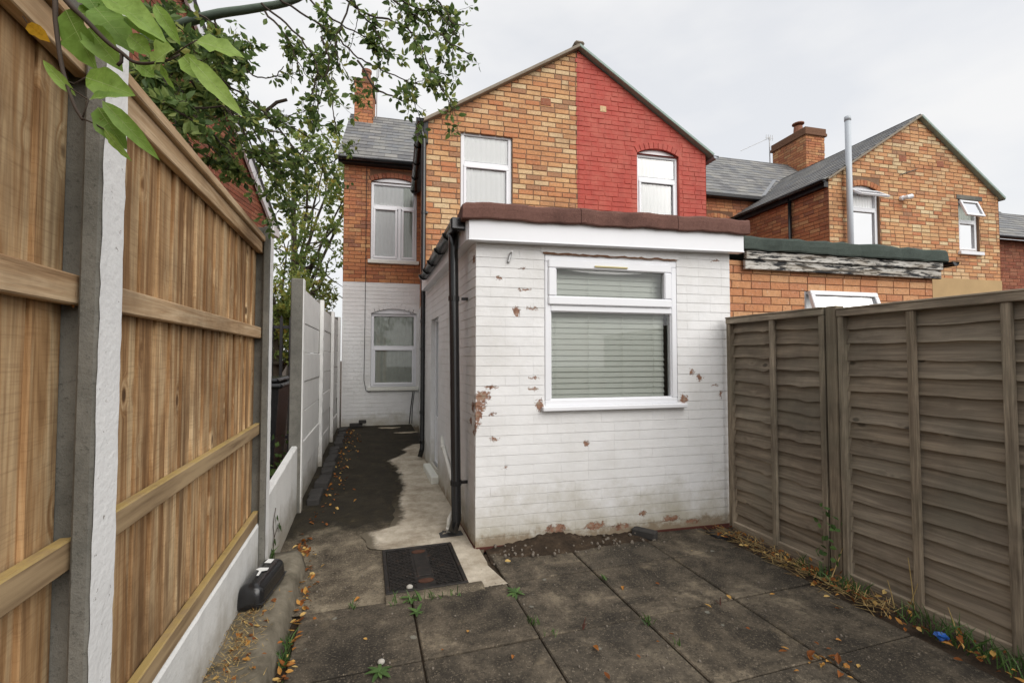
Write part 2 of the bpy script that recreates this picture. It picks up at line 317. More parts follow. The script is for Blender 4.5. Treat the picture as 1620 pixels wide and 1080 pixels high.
# ------------------------------------------------------------------ object helpers
BASE = {}
def tag(o, label=None, cat=None, group=None, kind=None):
    for k, v in (('label', label), ('category', cat), ('group', group), ('kind', kind)):
        if v: o[k] = v
    return o
def thing(name, label, cat, loc=(0, 0, 0), group=None):
    o = bpy.data.objects.new(name, None); col.objects.link(o); o.location = loc; o.empty_display_size = 0.2; BASE[o] = Vector(loc)
    return tag(o, label, cat, group)
def adopt(o, parent):
    if parent is not None:
        o.parent = parent
        if parent in BASE: o.matrix_parent_inverse = Matrix.Translation(-BASE[parent])
    return o
class Fr:
    "a wall's own frame: s along it, q out of it, z up"
    def __init__(f, o, d, n): f.o = Vector(o); f.d = Vector(d).normalized(); f.n = Vector(n).normalized()
    def p(f, s, q, z): return f.o + f.d * s + f.n * q + Vector((0, 0, z))
    def rot(f): return Matrix(((f.d.x, f.n.x, 0), (f.d.y, f.n.y, 0), (f.d.z, f.n.z, 1))).to_4x4()
W = Fr((0, 0, 0), (1, 0, 0), (0, 1, 0))
class MB:
    def __init__(s): s.v = []; s.f = []; s.a = []
    def add(s, vs, fs, a=0.0):
        o = len(s.v); s.v += [tuple(p) for p in vs]; s.f += [tuple(i + o for i in q) for q in fs]; s.a += [a] * len(fs)
    def box(s, x0, x1, y0, y1, z0, z1, fr=W, c=0.0, a=0.0):
        if x0 > x1: x0, x1 = x1, x0
        if y0 > y1: y0, y1 = y1, y0
        if z0 > z1: z0, z1 = z1, z0
        if c <= 0:
            P = [fr.p(x, y, z) for x in (x0, x1) for y in (y0, y1) for z in (z0, z1)]
            s.add(P, [(0, 1, 3, 2), (4, 6, 7, 5), (0, 4, 5, 1), (2, 3, 7, 6), (0, 2, 6, 4), (1, 5, 7, 3)], a); return
        c = min(c, (x1 - x0) * .45, (y1 - y0) * .45, (z1 - z0) * .45); P = []; ix = {}
        for i, x in enumerate((x0, x1)):
            for j, y in enumerate((y0, y1)):
                for k, z in enumerate((z0, z1)):
                    xi, yi, zi = x + (c, -c)[i], y + (c, -c)[j], z + (c, -c)[k]
                    for ax, q in enumerate(((x, yi, zi), (xi, y, zi), (xi, yi, z))): ix[i, j, k, ax] = len(P); P.append(fr.p(*q))
        F = []
        for i in (0, 1):
            F.append(tuple(ix[i, j, k, 0] for j, k in ((0, 0), (0, 1), (1, 1), (1, 0)))); F.append(tuple(ix[j, i, k, 1] for j, k in ((0, 0), (0, 1), (1, 1), (1, 0)))); F.append(tuple(ix[j, k, i, 2] for j, k in ((0, 0), (0, 1), (1, 1), (1, 0))))
            for j in (0, 1):
                F.append((ix[0, i, j, 1], ix[1, i, j, 1], ix[1, i, j, 2], ix[0, i, j, 2])); F.append((ix[i, 0, j, 0], ix[i, 1, j, 0], ix[i, 1, j, 2], ix[i, 0, j, 2])); F.append((ix[i, j, 0, 0], ix[i, j, 1, 0], ix[i, j, 1, 1], ix[i, j, 0, 1]))
                for k in (0, 1): F.append((ix[i, j, k, 0], ix[i, j, k, 1], ix[i, j, k, 2]))
        s.add(P, F, a)
    def beam(s, p0, p1, w, h, up=Vector((0, 0, 1)), c=0.0, a=0.0):
        p0 = Vector(p0); p1 = Vector(p1); d = (p1 - p0); L = d.length; d.normalize(); r = d.cross(up)
        if r.length < 1e-4: r = d.cross(Vector((0, 1, 0)))
        r.normalize(); u = r.cross(d)
        class G:
            def p(g, x, y, z): return p0 + d * x + r * y + u * z
        s.box(0, L, -w / 2, w / 2, -h / 2, h / 2, G(), c, a)
    def tube(s, pts, rad, n=8, a=0.0, cap=True):
        pts = [Vector(p) for p in pts]; R = rad if isinstance(rad, (list, tuple)) else [rad] * len(pts); P = []; F = []; ref = None
        for i, p in enumerate(pts):
            t = (pts[min(i + 1, len(pts) - 1)] - pts[max(i - 1, 0)]).normalized()
            if ref is None: ref = t.orthogonal().normalized()
            ref = (ref - t * ref.dot(t)); ref = ref.normalized() if ref.length > 1e-5 else t.orthogonal().normalized()
            b = t.cross(ref)
            for k in range(n): an = 2 * pi * k / n; P.append(p + (ref * cos(an) + b * sin(an)) * R[i])
        for i in range(len(pts) - 1):
            for k in range(n): F.append((i * n + k, i * n + (k + 1) % n, (i + 1) * n + (k + 1) % n, (i + 1) * n + k))
        if cap: F.append(tuple(range(n - 1, -1, -1))); F.append(tuple((len(pts) - 1) * n + k for k in range(n)))
        s.add(P, F, a)
    def poly(s, front, back, a=0.0):
        n = len(front); s.add(list(front) + list(back), [tuple(range(n)), tuple(range(2 * n - 1, n - 1, -1))] + [(i, (i + 1) % n, n + (i + 1) % n, n + i) for i in range(n)], a)
    def mesh(s, name, mat, smooth=False):
        m = bpy.data.meshes.new(name); m.from_pydata(s.v, [], s.f); m.materials.append(MATS[mat])
        at_ = m.attributes.new('bcol', 'FLOAT', 'FACE'); at_.data.foreach_set('value', s.a)
        if smooth: m.polygons.foreach_set('use_smooth', [True] * len(m.polygons))
        m.update(); return m
    def build(s, name, mat, parent=None, smooth=False, kind=None):
        o = bpy.data.objects.new(name, s.mesh(name, mat, smooth)); col.objects.link(o)
        if kind: o['kind'] = kind
        return adopt(o, parent)
def part(name, mat, parent, *boxes, c=0.0, fr=W, smooth=False):
    m = MB()
    for b in boxes: m.box(*b, fr=fr, c=c, a=rnd.random())
    return m.build(name, mat, parent, smooth)

# ------------------------------------------------------------------ brickwork
def clip(poly, outline):
    out = poly
    for i in range(len(outline)):
        ax, az = outline[i]; bx, bz = outline[(i + 1) % len(outline)]; inp = out; out = []
        sd = lambda p: (bx - ax) * (p[1] - az) - (bz - az) * (p[0] - ax)
        for j in range(len(inp)):
            p, q = inp[j], inp[(j + 1) % len(inp)]; dp, dq = sd(p), sd(q)
            if dp >= 0: out.append(p)
            if dp * dq < 0: t = dp / (dp - dq); out.append((p[0] + (q[0] - p[0]) * t, p[1] + (q[1] - p[1]) * t))
        if not out: return []
    return out
def area(p): return abs(sum(p[i][0] * p[(i + 1) % len(p)][1] - p[(i + 1) % len(p)][0] * p[i][1] for i in range(len(p)))) / 2
def inset(p, c):
    cx = sum(q[0] for q in p) / len(p); cz = sum(q[1] for q in p) / len(p)
    hw = max(max(abs(q[0] - cx) for q in p), 1e-3); hz = max(max(abs(q[1] - cz) for q in p), 1e-3)
    return [(cx + (q[0] - cx) * max(0.3, 1 - c / hw), cz + (q[1] - cz) * max(0.3, 1 - c / hz)) for q in p]
def brick_geo(m, poly, fr, c, depth, a, lift=0.0, tilt=0.0):
    f2 = inset(poly, c); n = len(poly); zb = min(p[1] for p in poly); hh = max(p[1] for p in poly) - zb + 1e-6; lf = lambda z: lift + tilt * (1 - (z - zb) / hh)
    P = [fr.p(x, -depth, z) for x, z in poly] + [fr.p(x, lf(z) - c * 0.8, z) for x, z in poly] + [fr.p(x, lf(z), z) for x, z in f2]
    F = [tuple(2 * n + i for i in range(n))]
    for i in range(n):
        j = (i + 1) % n; F += [(i, j, n + j, n + i), (n + i, n + j, 2 * n + j, 2 * n + i)]
    m.add(P, F, a)
SHARED = {}
def bricks(wall, fr, outline, holes, mat, course, blen, joint=0.010, c=0.005, recess=0.008, budget=0, flemish=False, z0=0.0, vj=1.0, jit=0.0015, seed=1, see=None, arches=(), tilt=0.0):
    """lay bricks over a wall (a child part); the largest in view become objects, the rest one joined part. holes: (s0, s1, z0, z1); arches: (sc, half, zspring, rise)"""
    r = random.Random(seed); s_lo = min(p[0] for p in outline); s_hi = max(p[0] for p in outline); z_hi = max(p[1] for p in outline); items = []; row = 0; z = z0
    while z < z_hi:
        zt = z + course; s = s_lo - (0.5 * blen if row % 2 else 0) - (0.03 * r.random() if jit > 0.001 else 0); k = 0
        cuts = [(h[0], h[1]) for h in holes if min(zt, h[3]) - max(z, h[2]) > course * 0.5]
        for (sc, hf, zs, rise) in arches:
            zm = (z + zt) / 2 - 0.02
            if zs <= zm < zs + rise + 0.11:
                w = hf + 0.02 if zm > zs + rise - 0.03 else hf * math.sqrt(max(0, 1 - ((zm - zs) / (rise + 0.02)) ** 2)) + 0.07
                cuts.append((sc - w, sc + w))
        while s < s_hi:
            L = blen if not flemish or (k + row) % 2 == 0 else blen * 0.5
            if not flemish and r.random() < 0.10: L = blen * 0.5
            segs = [(max(s, s_lo), min(s + L, s_hi))]
            for a0, a1 in cuts:
                ns = []
                for x0, x1 in segs:
                    if x1 <= a0 or x0 >= a1: ns.append((x0, x1))
                    else:
                        if x0 < a0: ns.append((x0, a0))
                        if x1 > a1: ns.append((a1, x1))
                segs = ns
            for x0, x1 in segs:
                if x1 - x0 < 0.03: continue
                j = joint / 2; jv = j * vj * (1 if vj == 1 else r.choice((.2, .5, 1.4, 2.2))); rect = [(x0 + jv, z + j), (x1 - jv, z + j), (x1 - jv, zt - j), (x0 + jv, zt - j)]; pg = clip(rect, outline)
                if len(pg) < 3 or area(pg) < 0.0006: continue
                items.append((pg, abs(x1 - x0 - blen) < 1e-3 and len(pg) == 4 and abs(area(pg) - area(rect)) < 1e-7, x0, z, r.random(), r.uniform(-jit, jit)))
            s += L; k += 1
        z = zt; row += 1
    def rank(it):
        cx = sum(p[0] for p in it[0]) / len(it[0]); cz = sum(p[1] for p in it[0]) / len(it[0]); P = fr.p(cx, 0, cz); u, v, k = px(P)
        ok = -10 < u < 1630 and -10 < v < 1090 and (P - Vector((0, 0, CAMH))).dot(_fw) > 0 and (see is None or see(cx, cz))
        return area(it[0]) * abs((P - cam.location).normalized().dot(fr.n)) / k ** 2 if ok else 0
    items.sort(key=rank, reverse=True); nb = min(budget, sum(1 for it in items[:budget] if rank(it) > 0)); RM = fr.rot(); used = 0
    for it in items[:nb]:
        pg, full, x0, zz, a, lift = it; used += 1
        if full:
            key = (mat, round(blen, 4), round(course, 4), int(a * 13)); me = SHARED.get(key)
            if me is None:
                m = MB(); j = joint / 2; jv = j * vj; brick_geo(m, [(jv, j), (blen - jv, j), (blen - jv, course - j), (jv, course - j)], W2, c, 0.03, (int(a * 13) + 0.5) / 13, 0, tilt); me = SHARED[key] = m.mesh('brick', mat)
            o = bpy.data.objects.new('brick', me); col.objects.link(o); adopt(o, wall)
            o.matrix_basis = Matrix.Translation(fr.p(x0, lift, zz)) @ RM @ Matrix.Rotation(r.uniform(-.006, .006), 4, 'Y')
        else:
            m = MB(); brick_geo(m, pg, fr, c, 0.03, a, lift, tilt); m.build('brick', mat, wall)
    m = MB()
    for it in items[nb:]: brick_geo(m, it[0], fr, c, 0.03, it[4], it[5], tilt)
    if m.v: m.build('brickwork', mat, wall, kind='stuff')
    return used
W2 = Fr((0, 0, 0), (1, 0, 0), (0, 1, 0))
def backing(name, mat, parent, fr, outline, holes, recess, arches=(), depth=0.16):
    "the mortar bed behind the bricks, with the openings cut out and their reveals"
    hs = list(holes) + [(sc - hf, sc + hf, zs - 0.001, zs + rise) for sc, hf, zs, rise in arches]
    S = sorted({p[0] for p in outline} | {h[0] for h in hs} | {h[1] for h in hs}); Zs = sorted({p[1] for p in outline} | {h[2] for h in hs} | {h[3] for h in hs}); m = MB()
    for i in range(len(S) - 1):
        for j in range(len(Zs) - 1):
            cx, cz = (S[i] + S[i + 1]) / 2, (Zs[j] + Zs[j + 1]) / 2
            if any(h[0] < cx < h[1] and h[2] < cz < h[3] for h in hs): continue
            pg = clip([(S[i], Zs[j]), (S[i + 1], Zs[j]), (S[i + 1], Zs[j + 1]), (S[i], Zs[j + 1])], outline)
            if len(pg) >= 3: m.add([fr.p(x, -recess, z) for x, z in pg], [tuple(range(len(pg)))])
    for h in hs:
        q = [(h[0], h[2]), (h[1], h[2]), (h[1], h[3]), (h[0], h[3])]
        for i in range(4):
            a, b = q[i], q[(i + 1) % 4]; m.add([fr.p(a[0], -recess, a[1]), fr.p(b[0], -recess, b[1]), fr.p(b[0], -depth, b[1]), fr.p(a[0], -depth, a[1])], [(0, 1, 2, 3)])
    return m.build(name, mat, parent)
def arch_ring(wall, fr, arch, mat, h=0.105):
    "voussoirs over a segmental arch"
    sc, hf, zs, rise = arch; R = (hf * hf + rise * rise) / (2 * rise); zc = zs + rise - R; A = math.asin(min(1, hf / R)) ; n = int(2 * A * R / 0.078); m = MB()
    for i in range(n):
        a0 = -A + 2 * A * i / n + 0.004 / R; a1 = -A + 2 * A * (i + 1) / n - 0.004 / R
        pg = [(sc + R * sin(a0), zc + R * cos(a0)), (sc + R * sin(a1), zc + R * cos(a1)), (sc + (R + h) * sin(a1), zc + (R + h) * cos(a1)), (sc + (R + h) * sin(a0), zc + (R + h) * cos(a0))]
        brick_geo(m, pg, fr, 0.004, 0.03, rnd.random(), 0.004)
    m.build('arch_bricks', mat, wall, kind='stuff')

def frame_bars(m, fr, s0, s1, z0, z1, w, q0, q1, c=0.006):
    m.box(s0, s1, q0, q1, z0, z0 + w, fr, c); m.box(s0, s1, q0, q1, z1 - w, z1, fr, c)
    m.box(s0, s0 + w, q0, q1, z0 + w - 0.001, z1 - w + 0.001, fr, c); m.box(s1 - w, s1, q0, q1, z0 + w - 0.001, z1 - w + 0.001, fr, c)
def pane(parent, fr, s0, s1, z0, z1, q):
    m = MB(); m.box(s0, s1, q - 0.006, q, z0, z1, fr); return m.build('pane', 'glass', parent)
def room(parent, fr, s0, s1, z0, z1, q0, depth=0.5):
    m = MB(); a, b, c, d = s0 - .05, s1 + .05, z0 - .05, z1 + .05
    P = [fr.p(s, q, z) for q in (q0, q0 - depth) for s, z in ((a, c), (b, c), (b, d), (a, d))]
    m.add(P, [(4, 5, 6, 7), (0, 1, 5, 4), (1, 2, 6, 5), (2, 3, 7, 6), (3, 0, 4, 7)]); return m.build('room_recess', 'room_dark', parent)
def curtain(parent, fr, s0, s1, z0, z1, q, mat, folds=9, amp=0.018, name='curtain'):
    n = max(12, folds * 6); P = []; F = []; m = MB(); ph = rnd.random() * 6
    for i in range(n + 1):
        t = i / n; s = s0 + (s1 - s0) * t; d = amp * sin(t * folds * 2 * pi + ph + 0.9 * sin(t * 7 + ph))
        P += [fr.p(s, q + d, z0), fr.p(s, q + d * 0.6, z1)]
    for i in range(n): F.append((2 * i, 2 * i + 2, 2 * i + 3, 2 * i + 1))
    m.add(P, F); return m.build(name, mat, parent, True)

def slates(name, parent, p0, along, up, length, slope, wid=0.26, exp=0.215, th=0.008, keep=None, seed=3):
    r = random.Random(seed); a = Vector(along).normalized(); u = Vector(up).normalized(); n = a.cross(u); n = n if n.z > 0 else -n; m = MB(); p0 = Vector(p0); rows = int(math.ceil(slope / exp))
    m.add([p0 - n * .02, p0 + a * length - n * .02, p0 + a * length + u * slope - n * .02, p0 + u * slope - n * .02], [(0, 1, 2, 3)], 0.1)
    for i in range(rows):
        x = -(0.5 * wid if i % 2 else 0)
        while x < length:
            x0, x1 = max(x, 0) + .002, min(x + wid, length) - .002; x += wid
            if x1 - x0 < .03: continue
            b0 = i * exp + r.uniform(-.004, .004); b1 = min((i + 1) * exp + 0.03, slope + .02); lf = r.uniform(0, .004)
            if keep and not keep(p0 + a * x0 + u * b0): continue
            q = lambda s, t, h: p0 + a * s + u * t + n * h
            P = [q(x0, b0, th + .010 + lf), q(x1, b0, th + .010 + r.uniform(0, .004)), q(x1, b1, th), q(x0, b1, th), q(x0, b0, .0), q(x1, b0, .0)]
            m.add(P, [(0, 1, 2, 3), (4, 5, 1, 0), (4, 0, 3), (5, 2, 1)], r.random())
    return m.build(name, 'slate', parent, kind='stuff')
def gutter(m, p0, p1, r=0.055, n=8):
    p0 = Vector(p0); p1 = Vector(p1); d = (p1 - p0).normalized(); side = d.cross(Vector((0, 0, 1))).normalized(); P = []; F = []
    for p in (p0, p1):
        for rr in (r, r - .006):
            for k in range(n + 1): an = pi * k / n; P.append(p + side * cos(an) * rr - Vector((0, 0, 1)) * sin(an) * rr)
    N = n + 1
    for k in range(n):
        F += [(k, k + 1, 2 * N + k + 1, 2 * N + k), (N + k, 3 * N + k, 3 * N + k + 1, N + k + 1), (k, N + k, N + k + 1, k + 1), (2 * N + k, 2 * N + k + 1, 3 * N + k + 1, 3 * N + k)]
    F += [(0, 2 * N, 3 * N, N), (n, N + n, 3 * N + n, 2 * N + n), tuple(range(N)), tuple(range(2 * N, 3 * N))]
    m.add(P, F)

# ------------------------------------------------------------------ ground
def zg(y): return max(0.0, (y - 3.7) * 0.0215)
m = MB(); m.add([(-120, -60, -.07), (160, -60, -.07), (160, 220, -.07), (-120, 220, -.07)], [(0, 1, 2, 3)]); tag(m.build('ground', 'earth'), kind='structure')
def sheet(name, mat, ys, xl, xr, dz, nx=6, jit=0.0, kind='structure'):
    m = MB(); P = []; F = []
    for y in ys:
        a, b = xl(y), xr(y)
        for i in range(nx + 1): P.append((a + (b - a) * i / nx, y, zg(y) + dz + (rnd.uniform(-jit, jit) if 0 < i < nx else 0)))
    for j in range(len(ys) - 1):
        for i in range(nx): k = j * (nx + 1) + i; F.append((k, k + 1, k + nx + 2, k + nx + 1))
    m.add(P, F); o = m.build(name, mat, None, True); at_ = o.data.attributes.new('edge', 'FLOAT', 'POINT'); at_.data.foreach_set('value', [p[0] - xl(p[1]) for p in P]); return tag(o, kind=kind)
sheet('path', 'path_concrete', [2.985 + i * 0.115 for i in range(61)], lambda y: -0.9, lambda y: 0.9 if y > 3.55 else 0.86, -0.006, 12, 0.004)
edge = [(2.965, .672), (3.04, .668), (3.75, .672), (3.765, .15), (3.9, .128), (4.10, .10), (4.16, .12), (4.24, .32), (4.5, .345), (5.0, .40), (5.5, .43), (5.9, .46), (6.2, .40), (6.5, .375), (6.65, .36), (6.8, .44), (7.0, .55), (7.15, .60), (7.3, .56), (7.45, .66), (7.6, .74), (7.7, .80)]
def lerp(t, tab):
    for (a, x), (b, y) in zip(tab, tab[1:]):
        if a <= t <= b: return x + (y - x) * (t - a) / (b - a)
    return tab[-1][1] if t > tab[-1][0] else tab[0][1]
ys = sorted({e[0] for e in edge} | {3.0 + i * 0.045 for i in range(105)})
je = {y: ((.020 * sin(y * 7.3) + .012 * sin(y * 23 + 1) * sin(y * 3) + rnd.uniform(-.006, .006)) if y > 3.77 else 0) for y in ys}
sheet('concrete_apron', 'apron_concrete', ys, lambda y: lerp(y, edge) + (je[y] - .10 if y > 3.77 else 0), lambda y: lerp(y, [(2.965, .912), (3.3, .845), (3.31, .86), (7.7, .86)]), 0.002, 16, 0.002)
m = MB()
for k, (cx, cy) in enumerate(((.72, 8.75), (.42, 9.35))):
    P = [(cx + .19 * cos(a) * (1 + .35 * sin(3 * a + k)), cy + .12 * sin(a) * (1 + .3 * cos(2 * a + k)), zg(cy) + .004) for a in [i * pi / 9 for i in range(18)]]; m.add(P, [tuple(range(18))])
tag(m.build('path_patch', 'pale_concrete'), kind='structure')

# paving: each slab its own piece, laid on the patio bed
pm = MB(); pm.add([(-.44, -.6, -.022), (3.3, -.6, -.022), (3.3, 3.5, -.022), (-.44, 3.5, -.022)], [(0, 1, 2, 3)]); patio = tag(pm.build('patio', 'earth'), kind='structure')
GX = [-.355, .282, .908, 1.54, 2.208, 2.85]; GY = [-.02, .58, 1.18, 1.775, 2.365, 2.985, 3.46]
for i in range(5):
    for j in range(6):
        if j == 5 and i < 1: continue
        x0, x1, y0, y1 = GX[i], GX[i + 1], GY[j], GY[j + 1]
        if j == 5 and i == 1: x0 = .93; continue
        g = 0.0035; m = MB(); h = rnd.uniform(-.004, .004); a = rnd.random()
        class S:
            tx = rnd.uniform(-.005, .005); ty = rnd.uniform(-.005, .005); cx = (x0 + x1) / 2; cy = (y0 + y1) / 2
            def p(s, x, y, z): return Vector((x, y, z + h + (x - s.cx) * s.tx + (y - s.cy) * s.ty))
        m.box(x0 + g + rnd.uniform(0, .004), x1 - g, y0 + g, y1 - g - rnd.uniform(0, .004), -.05, -.004, S(), .006, a); m.build('slab', 'paving', patio)
# mortar haunch in front of the drain cover
m = MB(); P = []; F = []
for i in range(25):
    x = .13 + .62 * i / 24; r1, r2 = rnd.uniform(-.012, .012), rnd.uniform(-.012, .012)
    P += [(x, 2.93 + r1, -.004), (x, 2.96 + r1, .012), (x, 3.02 + r2, .014), (x, 3.05, .004)]
for i in range(24):
    for k in range(3): F.append((4 * i + k, 4 * i + k + 1, 4 * i + k + 5, 4 * i + k + 4))
m.add(P, F); tag(m.build('mortar_haunch', 'path_concrete', None, True), kind='structure')

# raised kerb under the left fence
m = MB(); P = []; F = []; ny = 60
prof = [(-.72, .11), (-.60, .112), (-.50, .118), (-.445, .115), (-.415, .09), (-.395, .0), (-.39, -.04)]
for i in range(ny + 1):
    y = -.5 + (3.66 + .5) * i / ny
    for (x, z) in prof: P.append((x + rnd.uniform(-.012, .008), y, z + rnd.uniform(-.010, .008)))
k_ = len(prof)
for i in range(ny):
    for k in range(k_ - 1): F.append((i * k_ + k, i * k_ + k + 1, (i + 1) * k_ + k + 1, (i + 1) * k_ + k))
F.append(tuple(ny * k_ + k for k in range(k_))); P += [(-.72, 3.66, -.04)]; m.add(P, F); F2 = None
kerb = m.build('kerb', 'kerb_concrete', None, True); tag(kerb, kind='structure')

# ------------------------------------------------------------------ drain cover
mh = thing('manhole_cover', 'black cast iron inspection cover set in pale concrete by the extension corner', 'manhole cover', (.4, 3.4, 0))
m = MB(); frame_bars(m, Fr((0, 0, 0), (1, 0, 0), (0, 0, 1)), 0, 1, 0, 1, .1, 0, .1) if False else None
for b in ((.132, .665, 3.052, 3.078), (.132, .665, 3.722, 3.748), (.132, .158, 3.078, 3.722), (.639, .665, 3.078, 3.722)): m.box(b[0], b[1], b[2], b[3], -.02, .010, W, .003)
m.build('frame', 'cast_iron', mh)
part('plate', 'cast_iron', mh, (.161, .636, 3.081, 3.719, -.02, .004), c=.003)
m = MB()
for i in range(19):
    for j in range(25):
        x, y = .180 + i * .0242, 3.10 + j * .0252
        if abs(x - .398) < .062 or ((x - .398) ** 2 + (y - 3.66) ** 2) < .004 : continue
        an = pi / 4 if (i + j) % 2 else -pi / 4; d = Vector((cos(an), sin(an), 0)) * .012; m.beam(Vector((x, y, .0055)) - d, Vector((x, y, .0055)) + d, .006, .006)
m.build('tread', 'cast_iron', mh, kind='stuff')
part('key_plate', 'cast_iron', mh, (.350, .446, 3.24, 3.56, .003, .009), c=.003)
for yy in (3.165, 3.645):
    m = MB(); P = []
    for k in range(20): a = 2 * pi * k / 20; P.append((.398 + .052 * cos(a), yy + .03 * sin(a)))
    m.poly([Vector((x, y, .0085)) for x, y in P], [Vector((x, y, .002)) for x, y in P]); o = m.build('keyhole', 'rust_dark', mh); o['label'] = 'rusty lifting keyhole'

# ------------------------------------------------------------------ rear extension
D = Vector((.9974, -.0722, 0)); Bk = Vector((.0722, .9974, 0)); Nf = Vector((-.0722, -.9974, 0))
FE = Fr((.83, 3.57, 0), D, Nf); EL = 2.356
ex = thing('rear_extension', 'white-painted brick rear extension with flat roof and kitchen window', 'extension', (.83, 3.57, 0))
sp = []
for s, z, a, b in [(.05, 1.19, .075, .05), (.03, 1.12, .055, .06), (.02, 1.03, .03, .08), (.12, 1.262, .06, .018), (.335, 1.87, .032, .045), (.46, 1.90, .06, .012), (.19, 2.14, .03, .014), (.39, 2.228, .03, .012), (.40, 2.056, .07, .010), (.53, 1.11, .04, .05), (1.86, 1.128, .035, .05),
                   (.939, .782, .026, .026), (.151, .851, .038, .020), (.13, 1.048, .04, .012), (.48, 1.243, .06, .014), (2.03, 1.32, .034, .032), (1.95, 1.372, .026, .026), (2.18, 1.25, .05, .010), (2.24, 1.17, .012, .05), (.48, 1.335, .05, .010), (.67, .10, .10, .035), (1.0, .095, .09, .04), (1.25, .07, .08, .03), (1.72, .10, .10, .03), (1.93, .06, .08, .025), (2.2, 2.385, .05, .01), (-.0, .95, .02, .06), (.25, .62, .02, .01), (1.45, .16, .05, .02)]:
    p = FE.p(s, 0, z); sp.append((p.x, p.y, p.z, a, b))
for y, z, r in ((3.66, 1.1, .05), (3.72, .98, .035), (3.62, .9, .03), (3.64, 2.3, .04)): sp.append((.825, y, z, r, r))
painted_brick('white_painted_brick', (0.81, 0.81, 0.81), sp)
hole = (.572, 1.806, 1.095, 2.352); out = [(0, 0), (EL, 0), (EL, 2.5), (0, 2.5)]
wf = backing('wall', 'white_painted_brick', ex, FE, out, [hole], .0016)
nb = bricks(wf, FE, out, [hole], 'white_painted_brick', .0795, .2385, joint=.0035, c=.0014, recess=.0035, budget=245, jit=.0007, tilt=.0024, vj=.08, seed=11, see=lambda s, z: z < 2.43)
FS = Fr((.80, 6.7, 0), (.03, -3.13, 0), (-1, -.0096, 0)); SL = math.hypot(.03, 3.13); dh = (.66, 1.26, .12, 2.02); out2 = [(0, 0), (SL, 0), (SL, 2.5), (0, 2.5)]
ws = backing('side_wall', 'white_painted_brick', ex, FS, out2, [dh], .0016)
bricks(ws, FS, out2, [dh], 'white_painted_brick', .0795, .2385, joint=.0035, c=.0014, budget=max(0, 298 - nb), jit=.0007, tilt=.0024, vj=.08, seed=12, see=lambda s, z: s > 2.0)
m = MB(); e = FE.p(EL, 0, 0); m.add([e, e + Bk * 3.2, e + Bk * 3.2 + Vector((0, 0, 2.5)), e + Vector((0, 0, 2.5))], [(0, 1, 2, 3)]); m.build('far_wall', 'white_painted_brick', ex)
part('plinth', 'rust_red', ex, (.004, EL - .004, -.02, .007, -.03, .012), fr=FE, c=.004)
part('plinth', 'rust_red', ex, (2.4, SL - .004, -.02, .008, -.03, .016), fr=FS, c=.004)
# roof edge
FF = Fr(FE.p(0, 0, 0), D + Vector((0, 0, .0135)), Nf)
part('fascia', 'white_upvc', ex, (-.072, 2.44, .02, .092, 2.424, 2.592), fr=FF, c=.004)
part('fascia_lip', 'white_upvc', ex, (-.075, 2.443, .015, .096, 2.418, 2.4275), fr=FF, c=.002)
for a, b in ((-.125, .845), (.850, 1.742), (1.747, 2.475)):
    m = MB(); pr = [(.095, 2.582), (.126, 2.580), (.132, 2.588), (.133, 2.62), (.134, 2.66), (.130, 2.694), (.120, 2.708), (.10, 2.716), (.02, 2.722), (-.25, 2.712), (-.25, 2.60)]; N_ = len(pr); P = []; F = []
    for k in range(33):
        s = a + (b - a) * k / 32; wv = .004 * sin(s * 9 + a) + .003 * sin(s * 23)
        for q, z in pr: P.append(FF.p(s, q + wv * .6 + rnd.uniform(-.0012, .0012), z + wv + rnd.uniform(-.0015, .0015) + (-.02 if (s < -.1 and z > 2.69) else 0)))
    for k in range(32):
        for i in range(N_): F.append((k * N_ + i, k * N_ + (i + 1) % N_, (k + 1) * N_ + (i + 1) % N_, (k + 1) * N_ + i))
    F += [tuple(range(N_)), tuple(32 * N_ + i for i in range(N_))]; m.add(P, F); m.build('roof_edge_felt', 'brown_felt', ex)
m = MB(); r0 = [FF.p(-.07, -.2, 2.69), FF.p(2.44, -.2, 2.69), FF.p(2.44, -.2, 2.69) + Bk * 2.95 , Vector((.73, 6.72, 2.68))]; m.poly(r0, [p - Vector((0, 0, .1)) for p in r0]); m.build('flat_roof', 'brown_felt', ex)
m = MB(); m.beam((.752, 3.53, 2.505), (.735, 6.45, 2.505), .018, .16, c=.003); m.build('side_fascia', 'white_upvc', ex)
m = MB(); m.beam((.795, 3.53, 2.432), (.775, 6.45, 2.432), .085, .012); m.build('soffit', 'white_upvc', ex)
part('lintel_render', 'white_painted_brick', ex, (.545, 1.83, -.02, .0075, 2.372, 2.5), fr=FE)
m = MB(); P = []; F = []                                              # open crack over the window
for i in range(40): s = .56 + 1.25 * i / 39; zc = 2.36 + .004 * (i / 39) + rnd.uniform(-.003, .004); P += [FE.p(s, .0085, zc - .004), FE.p(s, .0085, zc + rnd.uniform(.004, .016))]
for i in range(39): F.append((2 * i, 2 * i + 2, 2 * i + 3, 2 * i + 1))
m.add(P, F); m.build('mortar_crack', 'dark_mortar', ex)
m = MB(); m.beam(FE.p(.262, .012, 2.27), FE.p(.285, .012, 2.35), .02, .02, c=.004); m.tube([FE.p(.283, .02, 2.345), FE.p(.283, .06, 2.352)], .006); m.build('wall_bracket', 'galvanised', ex)
